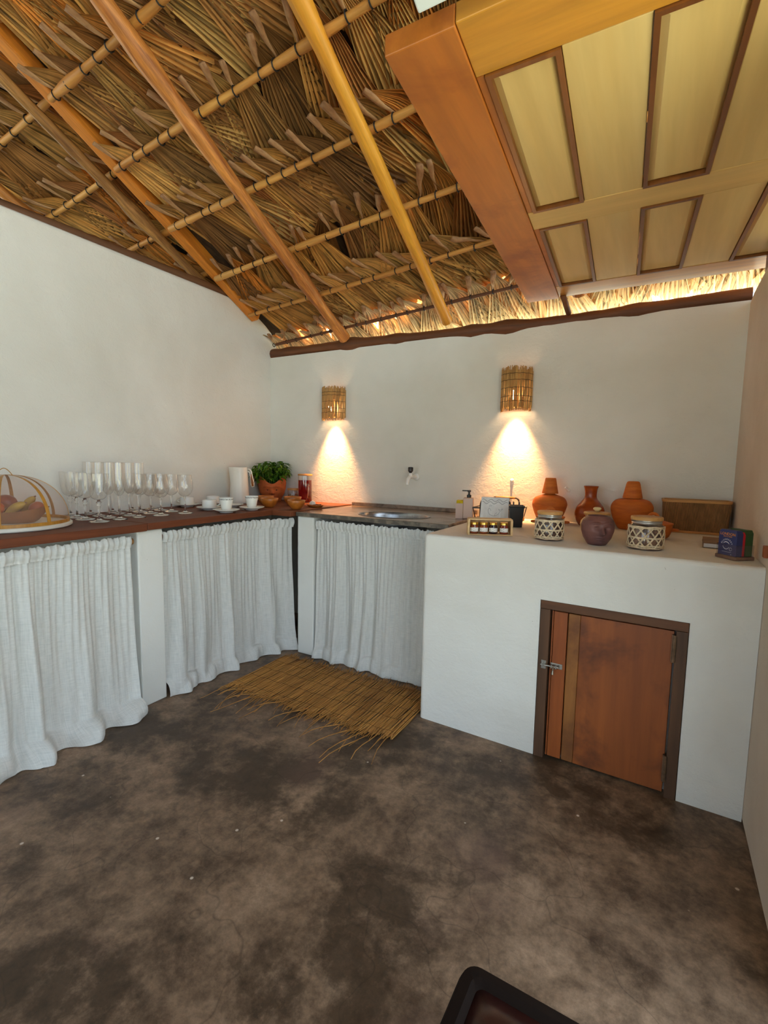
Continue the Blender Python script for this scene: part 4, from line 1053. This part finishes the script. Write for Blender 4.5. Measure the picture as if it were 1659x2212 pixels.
# ------------------------------------------------------------------ jam crate
JR = .42
jc = thing('jam_crate', 'little pine crate holding four jam jars at the front of the counter', 'crate', (2.135,-.828,BZ), JR)
M_pine = wood('raw_pine', S(226,190,138), S(204,162,108), 'x', .6, 10)
W_, D_, H_ = .104, .030, .072
for nm, b_ in (('side',(-W_,-W_+.010,-D_,D_,0,H_)),('side',(W_-.010,W_,-D_,D_,0,H_)),('base',(-W_+.010,W_-.010,-D_,D_,0,.006)),('top_slat',(-W_+.002,W_-.002,-D_,-.004,H_,H_+.006)),('top_slat',(-W_+.002,W_-.002,.006,D_,H_,H_+.006)),('back_slat',(-W_+.010,W_-.010,D_-.004,D_,.012,.066))):
    q = MB(); q.box(*b_); q.obj(nm, M_pine, jc, bevel=.0012)
M_gold = simple('gold_lid', S(214,176,88), rough=.28, metal=1)
k = NT('jar_label'); k.rough(.6); nz = k.noise(k.coord('Object',(1,1,1.4)), 190, 2, .5); k.col(k.ramp(nz,[(.60,S(236,234,226)),(.64,S(52,48,46))])); M_lab = k.m
jams = [('amber jam jar at the left end of the pine crate', S(120,52,26)), ('amber jam jar second from the left in the pine crate', S(134,60,24)), ('dark purple jam jar third from the left in the pine crate', S(48,22,28)), ('red-brown jam jar at the right end of the pine crate', S(122,44,26))]
for i, (lb, c) in enumerate(jams):
    lx = (-.072,-.028,.016,.066)[i]; x = 2.135+lx*math.cos(JR)-(-.006)*math.sin(JR); y = -.828+lx*math.sin(JR)+(-.006)*math.cos(JR)
    jr = thing('jam_jar', lb, 'jam jar', (x,y,BZ+.0065), JR, 'jam jars in the pine crate')
    k = NT('jam_%d' % i); k.col(c); k.rough(.12); k.p.inputs['Coat Weight'].default_value = .8; k.p.inputs['Subsurface Weight'].default_value = 0
    q = MB(); q.lathe([(.001,0),(.018,0),(.0205,.003),(.0205,.034),(.0165,.040),(.0165,.043)], 28); q.obj('body', k.m, jr, smooth=True)
    q = MB(); q.lathe([(.001,.0535),(.0172,.0535),(.0185,.052),(.0185,.043),(.001,.043)], 28); q.obj('lid', M_gold, jr, smooth=True, sharp=40)
    q = MB(); q.grid(lambda u,v: (.0208*math.cos(-PI/2+(u-.5)*2.3), .0208*math.sin(-PI/2+(u-.5)*2.3), lerp(.010,.029,v)), 16, 1); q.obj('paper_label', M_lab, jr, smooth=True, fix=False)

# ------------------------------------------------------------------ terracotta jugs
M_terra2 = simple('terracotta_orange', S(206,112,34), S(184,92,24), 10, .72, .15, 90, .002, (1,1,6))
M_glaze = simple('glazed_terracotta', S(164,74,24), S(132,54,16), 8, .25, .1, 60, .002, (1,1,4))
def carafe(label, x, y, body, cup):
    root = thing('water_carafe', label, 'carafe', (x,y,BZ), 0, 'terracotta carafes along the back wall')
    m = MB(); m.lathe([(.001,0)]+spline(body,5), 48); m.obj('body', M_terra2, root, smooth=True)
    m = MB(); m.lathe(cup, 44); m.obj('cup_lid', M_terra2, root, smooth=True, sharp=40)
carafe('matte terracotta carafe with cup lid, beside the dish rack', 2.272,-.135, [(.050,0),(.060,.012),(.080,.05),(.095,.095),(.0955,.120),(.080,.148),(.045,.162),(.026,.170),(.0235,.180),(.024,.200)],
       [(.001,.170),(.0235,.1715),(.045,.1715),(.0455,.174),(.0295,.258),(.027,.261),(.001,.261)])
carafe('matte terracotta carafe with cup lid, beside the woven box', 2.700,-.150, [(.058,0),(.068,.012),(.090,.055),(.1025,.100),(.100,.130),(.080,.155),(.048,.163),(.034,.165),(.032,.180)],
       [(.001,.166),(.034,.1665),(.048,.1665),(.0485,.170),(.034,.242),(.030,.252),(.024,.256),(.001,.257)])
gv = MB(); gv.lathe([(.001,0)]+spline([(.052,0),(.062,.012),(.077,.045),(.0795,.072),(.070,.105),(.048,.135),(.034,.155),(.031,.175),(.034,.205),(.039,.222)],5)+[(.036,.223),(.031,.205),(.027,.170),(.001,.12)], 48)
o = gv.obj('glazed_bottle_vase', M_glaze, smooth=True); o.location = (2.492,-.140,BZ); tag(o, 'glossy brown terracotta bottle vase behind the dark face pot', 'vase')
def casserole(label, x, y, r_, h, rz):
    root = thing('clay_casserole', label, 'pot', (x,y,BZ), rz, 'lidded clay casseroles')
    m = MB(); m.lathe([(.001,0),(r_*.7,0),(r_*.85,h*.15),(r_,h*.6),(r_*.98,h),(r_*.93,h),(r_*.9,h*.6),(.001,h*.1)], 40); m.obj('pot', M_terra2, root, smooth=True, sharp=60)
    m = MB(); m.lathe([(.001,h+.022),(r_*.5,h+.018),(r_*.9,h+.008),(r_*1.04,h+.006),(r_*1.04,h+.0005),(.001,h+.0005)], 40); m.obj('lid', M_terra2, root, smooth=True, sharp=40)
    m = MB(); m.tube([(.024*math.cos(PI*q/12), 0, h+.014+.034*math.sin(PI*q/12)) for q in range(13)], .0075, 8); m.obj('ring_handle', M_terra2, root, smooth=True)
    for s_ in (-1,1):
        m = MB(); m.tube([(s_*r_*.95,-.014,h*.62),(s_*(r_+.018),-.010,h*.62),(s_*(r_+.022),0,h*.62),(s_*(r_+.018),.010,h*.62),(s_*r_*.95,.014,h*.62)], .0065, 8); m.obj('side_handle', M_terra2, root, smooth=True)
casserole('small lidded clay casserole behind the left rattan jar', 2.335,-.430, .070,.062, .35)
casserole('small lidded clay casserole behind the right rattan jar', 2.806,-.440, .082,.066, .15)

# ------------------------------------------------------------------ rattan jars
M_rattan = wood('rattan_cane', S(244,226,196), S(214,186,146), 'z', .6, 26)
M_beans = simple('dark_contents', S(58,40,38), S(98,68,56), 36, .5, .8, 40, .01)
M_neck = simple('aluminium_neck', S(206,206,204), rough=.3, metal=.9)
def rattan_jar(label, x, y, r_, h, beans):
    root = thing('rattan_jar', label, 'jar', (x,y,BZ), 0, 'glass jars in open rattan sleeves')
    m = MB(); m.lathe([(.001,.001),(r_*.93,.001),(r_*.96,.006),(r_*.96,h*.66),(r_*.82,h*.77),(r_*.80,h*.80)], 40); m.obj('glass', M_thin, root, smooth=True)
    m = MB(); m.lathe([(.001,.003),(r_*.92,.003),(r_*.93,h*.60),(r_*.75,h*.68),(.001,h*.70)], 36, fn=lambda a,z,q: q*(1+.012*math.sin(9*a+40*z)+.01*math.sin(23*a-90*z))); m.obj('contents', beans, root, smooth=True)
    m = MB(); m.lathe([(r_*.80,h*.78),(r_*.84,h*.785),(r_*.84,h*.80),(r_*.81,h*.81),(r_*.81,h*.83),(r_*.84,h*.84),(r_*.84,h*.872)], 40); m.obj('neck', M_neck, root, smooth=True)
    m = MB(); m.lathe([(.001,h*.875),(r_*.86,h*.875),(r_*.89,h*.885),(r_*.89,h*.965),(r_*.86,h*.985),(.001,h*.985)], 40); m.obj('lid', M_lidw, root, smooth=True, sharp=40)
    c = MB(); zr = [.008,.013,.018,h*.355,h*.375,h*.655,h*.68,h*.70]
    for z in zr: c.tube([((r_*.985+.0006*math.sin(5*a+z*900))*math.cos(a), (r_*.985)*math.sin(a), z+.0010*math.sin(7*a+z*500)) for a in [2*PI*q/48 for q in range(48)]], .0024, 5, closed=True)
    z0, z1 = .010, h*.69; K = 12
    for d_ in (-1,1):
        for i in range(K):
            for dd in (-.03,.03):
                c.tube([((r_*.985+.0014*d_)*math.cos(2*PI*i/K+dd+d_*t_*.95), (r_*.985+.0014*d_)*math.sin(2*PI*i/K+dd+d_*t_*.95), lerp(z0,z1,t_)) for t_ in [q/8 for q in range(9)]], .0017, 4)
    c.obj('rattan_sleeve', M_rattan, root, smooth=True, fix=False)
rattan_jar('rattan-sleeved jar with wooden lid left of the dark face pot', 2.402,-.800, .062,.130, M_beans)
rattan_jar('rattan-sleeved jar with wooden lid right of the dark face pot', 2.786,-.815, .067,.134, simple('brown_contents', S(74,46,42), S(150,112,90), 30, .5, .8, 30, .01))

# ------------------------------------------------------------------ dark clay face pot and the lidded canister behind
M_clayd = simple('dark_clay', S(124,80,72), S(92,60,60), 9, .55, .15, 80, .002)
fp = thing('face_pot', 'dark purple-brown clay pot shaped as a face at the counter front', 'pot', (2.604,-.822,BZ))
fd = math.atan2(-1,.42)
def fpf(u, v):
    a = 2*PI*u; z = v*.124; r_ = pl([(0,.036),(.006,.041),(.03,.056),(.06,.065),(.085,.066),(.105,.060),(.118,.048),(.124,.042)], z); r_ = face_r(a, z, r_, .124, fd, 1.35)
    return (r_*math.cos(a), r_*math.sin(a), z)
m = MB(); m.grid(fpf, 140, 80, closed_u=True); m.disc(.036,0,140,flip=True); m.lathe([(.042,.124),(.038,.122),(.038,.09)],140); m.disc(.038,.09,140); m.obj('head', M_clayd, fp, smooth=True)
cn = thing('lidded_canister', 'glass canister with wooden lid and knob behind the face pot', 'canister', (2.578,-.620,BZ))
m = MB(); m.lathe([(.001,.001),(.048,.001),(.050,.004),(.050,.104),(.048,.108)], 36); m.obj('glass', M_thin, cn, smooth=True)
m = MB(); m.lathe([(.001,.108),(.056,.108),(.058,.111),(.058,.117),(.054,.121),(.001,.123)], 36); lid_ = m.obj('lid', M_lidw, cn, smooth=True, sharp=40)
m = MB(); m.lathe([(.001,.122),(.008,.123),(.010,.127),(.017,.132),(.018,.138),(.012,.143),(.001,.144)], 24); m.obj('knob', simple('pale_knob', S(224,200,142), rough=.4), lid_, smooth=True)
m = MB(); m.lathe([(.001,.003),(.046,.003),(.046,.075),(.001,.08)], 30); m.obj('contents', simple('cream_contents', S(214,190,150), S(190,160,116), 50, .8), cn, smooth=True)
cb = MB(); cb.lathe([(.001,0),(.040,0),(.060,.014),(.068,.038),(.068,.044),(.070,.046),(.066,.066),(.052,.082),(.020,.090),(.001,.091)], 40)
o = cb.obj('cream_round_box', simple('cream_ceramic', S(222,196,142), rough=.4), smooth=True); o.location = (2.560,-.495,BZ); tag(o, 'round cream lidded dish peeping out behind the canister', 'dish')

# ------------------------------------------------------------------ woven box, book, tea boxes
M_weave = NT('woven_reed'); k = M_weave; k.rough(.7)
wv = k.n('ShaderNodeTexWave', wave_type='BANDS', bands_direction='X'); wv.inputs['Scale'].default_value = 70; wv.inputs['Distortion'].default_value = 1.2; k.l(k.coord('Object',(1,1,.25)), wv.inputs[0])
nz = k.noise(k.coord('Object',(60,60,18)), 1, 3, .6); c = k.ramp(wv.outputs[0], [(.1,S(104,66,34)),(.6,S(176,122,68)),(1,S(214,160,100))]); c = k.mix(.6, c, k.ramp(nz,[(.35,(.4,.4,.4,1)),(.65,(1,1,1,1))]), 'MULTIPLY'); k.col(c); k.bump(wv.outputs[0], .8, .004); M_weave = k.m
wb = thing('woven_box', 'long brown woven reed box with pale wooden rims in the right corner', 'box', (2.990,-.088,BZ))
def rr(hx, hy, r_, n_=6):
    out = []
    for cx, cy, a0 in ((hx-r_,hy-r_,0),(-hx+r_,hy-r_,PI/2),(-hx+r_,-hy+r_,PI),(hx-r_,-hy+r_,1.5*PI)):
        for q in range(n_+1): a = a0+PI/2*q/n_; out.append((cx+r_*math.cos(a), cy+r_*math.sin(a)))
    return out
def shell(levels):  # list of (hx,hy,r,z)
    m = MB(); L_ = [rr(*q[:3]) for q in levels]; n_ = len(L_[0]); V_ = []
    for pts, q in zip(L_, levels): V_ += [(x,y,q[3]) for x,y in pts]
    m.add(V_, [(k*n_+i, k*n_+(i+1)%n_, (k+1)*n_+(i+1)%n_, (k+1)*n_+i) for k in range(len(levels)-1) for i in range(n_)]); return m, n_
m, n_ = shell([(.143,.064,.030,.010),(.150,.070,.032,.158),(.145,.065,.028,.158),(.139,.060,.026,.014)]); m.add([(x,y,.014) for x,y in rr(.139,.060,.026)],[tuple(range(n_))]); m.obj('sides', M_weave, wb, smooth=True, sharp=50)
m, n_ = shell([(.146,.066,.031,0),(.147,.067,.031,.012),(.139,.059,.026,.0125),(.139,.059,.026,0),(.146,.066,.031,0)]); m.obj('bottom_rim', M_lidw, wb, smooth=True, sharp=40)
m, n_ = shell([(.152,.072,.033,.156),(.154,.074,.034,.169),(.143,.063,.027,.169),(.143,.063,.027,.156),(.152,.072,.033,.156)]); m.obj('top_rim', M_lidw, wb, smooth=True, sharp=40)
bk_ = thing('book', 'closed brown hardcover book lying by the right wall', 'book', (3.070,-.535,BZ), -.06)
M_cover = simple('book_cover', S(120,86,58), S(150,112,72), 10, .5)
bw, bl_ = .068, .112
m = MB(); m.box(-bw,bw,-bl_,bl_,0,.0025); m.box(-bw,bw,-bl_,bl_,.0185,.021); m.box(-bw,-bw+.003,-bl_,bl_,.0025,.0185); m.obj('cover', M_cover, bk_, bevel=.001)
m = MB(); m.box(-bw+.003,bw-.004,-bl_+.004,bl_-.004,.0026,.0184); m.obj('pages', simple('paper', S(232,226,220), S(212,206,200), 90, .9, stretch=(1,1,30)), bk_)
m = MB(); m.prism([(-.02,-.06),(.03,-.075),(.064,-.03),(.064,.02),(.01,-.005)], .0211,.0214); m.obj('cover_print', simple('rust_print', S(166,96,50), rough=.6), bk_)
TS = Vector((3.082,-.868,BZ)); nv = Vector((-.77,-.64,0)).normalized(); rz = math.atan2(nv.y, nv.x) + PI/2
stnd = thing('tea_box_stand', 'dark wooden stand with clear holder at the right end of the counter', 'stand', TS, rz)
m = MB(); m.box(-.046,.046,-.042,.036,0,.013); m.obj('base', wood('walnut_base', S(140,108,90), S(110,84,70), 'x', .5, 10), stnd, bevel=.002)
M_acr = m_thin_glass('acrylic', (.95,.95,.96,1), 1.0, .8)
m = MB(); m.box(-.041,.041,-.041,-.0395,.0135,.055); m.box(-.041,.041,.0335,.035,.0135,.055); m.box(-.0425,-.0412,-.041,.035,.0135,.055); m.box(.0412,.0425,-.041,.035,.0135,.055); m.obj('clear_holder', M_acr, stnd)
RZ = Matrix.Rotation(rz,4,'Z')
def tbox(name, label, y0, y1, hw, h, mat, tilt=0):
    root = thing(name, label, 'tea box', TS + RZ @ Vector((0,(y0+y1)/2,.0135)), rz, 'tea boxes in the stand'); root.rotation_euler = (tilt,0,rz)
    d_ = (y1-y0)/2; m = MB()
    P = [(-hw,-d_),(hw,-d_),(hw,d_),(-hw,d_)]
    m.add([(x,y,0) for x,y in P]+[(x,y,h*.88) for x,y in P]+[(x*.86,y*.9,h) for x,y in P], [(3,2,1,0)]+[(k*4+i,k*4+(i+1)%4,(k+1)*4+(i+1)%4,(k+1)*4+i) for k in range(2) for i in range(4)]+[(8,9,10,11)])
    m.obj('carton', mat, root, bevel=.001); return root, d_
blue, bd = tbox('tea_box', 'dark blue tea box with orange lettering in front of the stand', -.0385,-.012, .038,.094, simple('navy_card', S(44,52,104), rough=.45))
tbox('tea_box', 'thin red tea box between the blue and green ones', -.0105,.0005, .036,.088, simple('red_card', S(206,26,46), rough=.4))
tbox('tea_box', 'dark green tea box at the back of the stand', .0025,.031, .038,.096, simple('green_card', S(46,78,36), rough=.45))
M_or = simple('orange_print', S(236,150,40), rough=.5); M_wp = simple('white_print', S(226,226,232), rough=.5)
def text(s_, size, x, z, mat, par, d_, arc=None, name='lettering'):
    def one(ch, sz, X, Zz, rot):
        cu = bpy.data.curves.new(name, 'FONT'); cu.body = ch; cu.size = sz; cu.align_x = 'CENTER'; cu.align_y = 'CENTER'; cu.extrude = .0001; cu.resolution_u = 2
        tmp = bpy.data.objects.new('t', cu); COL.objects.link(tmp)
        dg = bpy.context.evaluated_depsgraph_get(); me = bpy.data.meshes.new_from_object(tmp.evaluated_get(dg)); bpy.data.objects.remove(tmp)
        co = []
        for v in me.vertices:
            a = v.co.x*math.cos(rot)-v.co.y*math.sin(rot); b_ = v.co.x*math.sin(rot)+v.co.y*math.cos(rot)
            co.append((X+a, -d_-.0006-v.co.z, Zz+b_))
        fs = [tuple(p.vertices) for p in me.polygons]; bpy.data.meshes.remove(me); return co, fs
    q = MB()
    if arc:
        n2 = len(s_)
        for i, ch in enumerate(s_):
            a = arc[1]*(i/(n2-1)-.5); q.add(*one(ch, size, x+arc[0]*math.sin(a), z+arc[0]*math.cos(a), -a))
    else: q.add(*one(s_, size, x, z, 0))
    return q.obj(name, mat, par, fix=False)
text('LONDON', .0145, 0, .078, M_or, blue, bd); text('FRUIT & HERB', .0058, 0, .069, M_or, blue, bd)
text('BLUEBERRY', .0085, -.002, .036, M_wp, blue, bd, arc=(.0225,2.4))
q = MB()
def ringp(cx, cz, r0, a0, a1, w_):
    P = []
    for i in range(21):
        a = lerp(a0,a1,i/20); ww = w_*math.sin(PI*i/20)**.5+.0002
        P += [(cx+(r0-ww)*math.cos(a), -bd-.0006, cz+(r0-ww)*math.sin(a)), (cx+(r0+ww)*math.cos(a), -bd-.0006, cz+(r0+ww)*math.sin(a))]
    q.add(P, [(2*i,2*i+1,2*i+3,2*i+2) for i in range(20)])
ringp(-.004,.036,.0135,-3.0,-.3,.0011); ringp(-.004,.034,.0150,.5,2.5,.0014); ringp(.016,.024,.0055,0,6.2,.0005); ringp(.019,.014,.010,4.4,5.0,.0004)
q.obj('emblem', M_wp, blue, fix=False)
q = MB(); q.box(-.020,.020,-bd-.0005,-bd-.0003,.012,.0128); q.obj('small_print', M_wp, blue)
o = MB().box(XR-.0135,XR-.001,-1.030,-1.000,.955,.995).obj('wall_peg', M_dplank, bevel=.002); tag(o, 'small brown wooden peg on the right wall over the tea boxes', 'peg')

# ------------------------------------------------------------------ stool in the foreground
st = thing('leather_stool', 'dark leather-topped wooden stool at the bottom edge', 'stool', (2.828,-2.622,0), -.02)
M_leather = simple('oxblood_leather', S(52,22,18), S(36,14,12), 14, .35, .2, 120, .002)
M_dkwood = wood('dark_stool_wood', S(34,20,13), S(20,12,8), 'x', .8, 8, spec=.12)
hx, hy = .225, .225
m, n_ = shell([(hx-.012,hy-.012,.02,.440),(hx,hy,.026,.446),(hx,hy,.026,.476),(hx-.006,hy-.006,.022,.490),(hx-.022,hy-.022,.014,.494),(hx-.032,hy-.032,.012,.486)])
m.add([(x,y,.440) for x,y in rr(hx-.012,hy-.012,.02)],[tuple(range(n_))[::-1]]); m.obj('seat_frame', M_dkwood, st, smooth=True, sharp=45)
m, n_ = shell([(hx-.030,hy-.030,.012,.470),(hx-.031,hy-.031,.012,.487),(hx-.060,hy-.060,.02,.492),(hx-.12,hy-.12,.03,.490)]); m.add([(x,y,.490) for x,y in rr(hx-.12,hy-.12,.03)],[tuple(range(n_))]); m.obj('leather_seat', M_leather, st, smooth=True)
for sx in (-1,1):
    for sy in (-1,1):
        q = MB(); q.tube([(sx*(hx-.04),sy*(hy-.04),.445),(sx*(hx-.018),sy*(hy-.018),0)], [.020,.015], 10); q.obj('leg', M_dkwood, st, smooth=True)
for sx in (-1,1):
    q = MB(); q.tube([(sx*(hx-.030),-(hy-.030),.20),(sx*(hx-.030),(hy-.030),.20)], .010, 8); q.obj('stretcher', M_dkwood, st, smooth=True)
    q = MB(); q.tube([(-(hx-.031),sx*(hy-.031),.24),((hx-.031),sx*(hy-.031),.24)], .010, 8); q.obj('stretcher', M_dkwood, st, smooth=True)
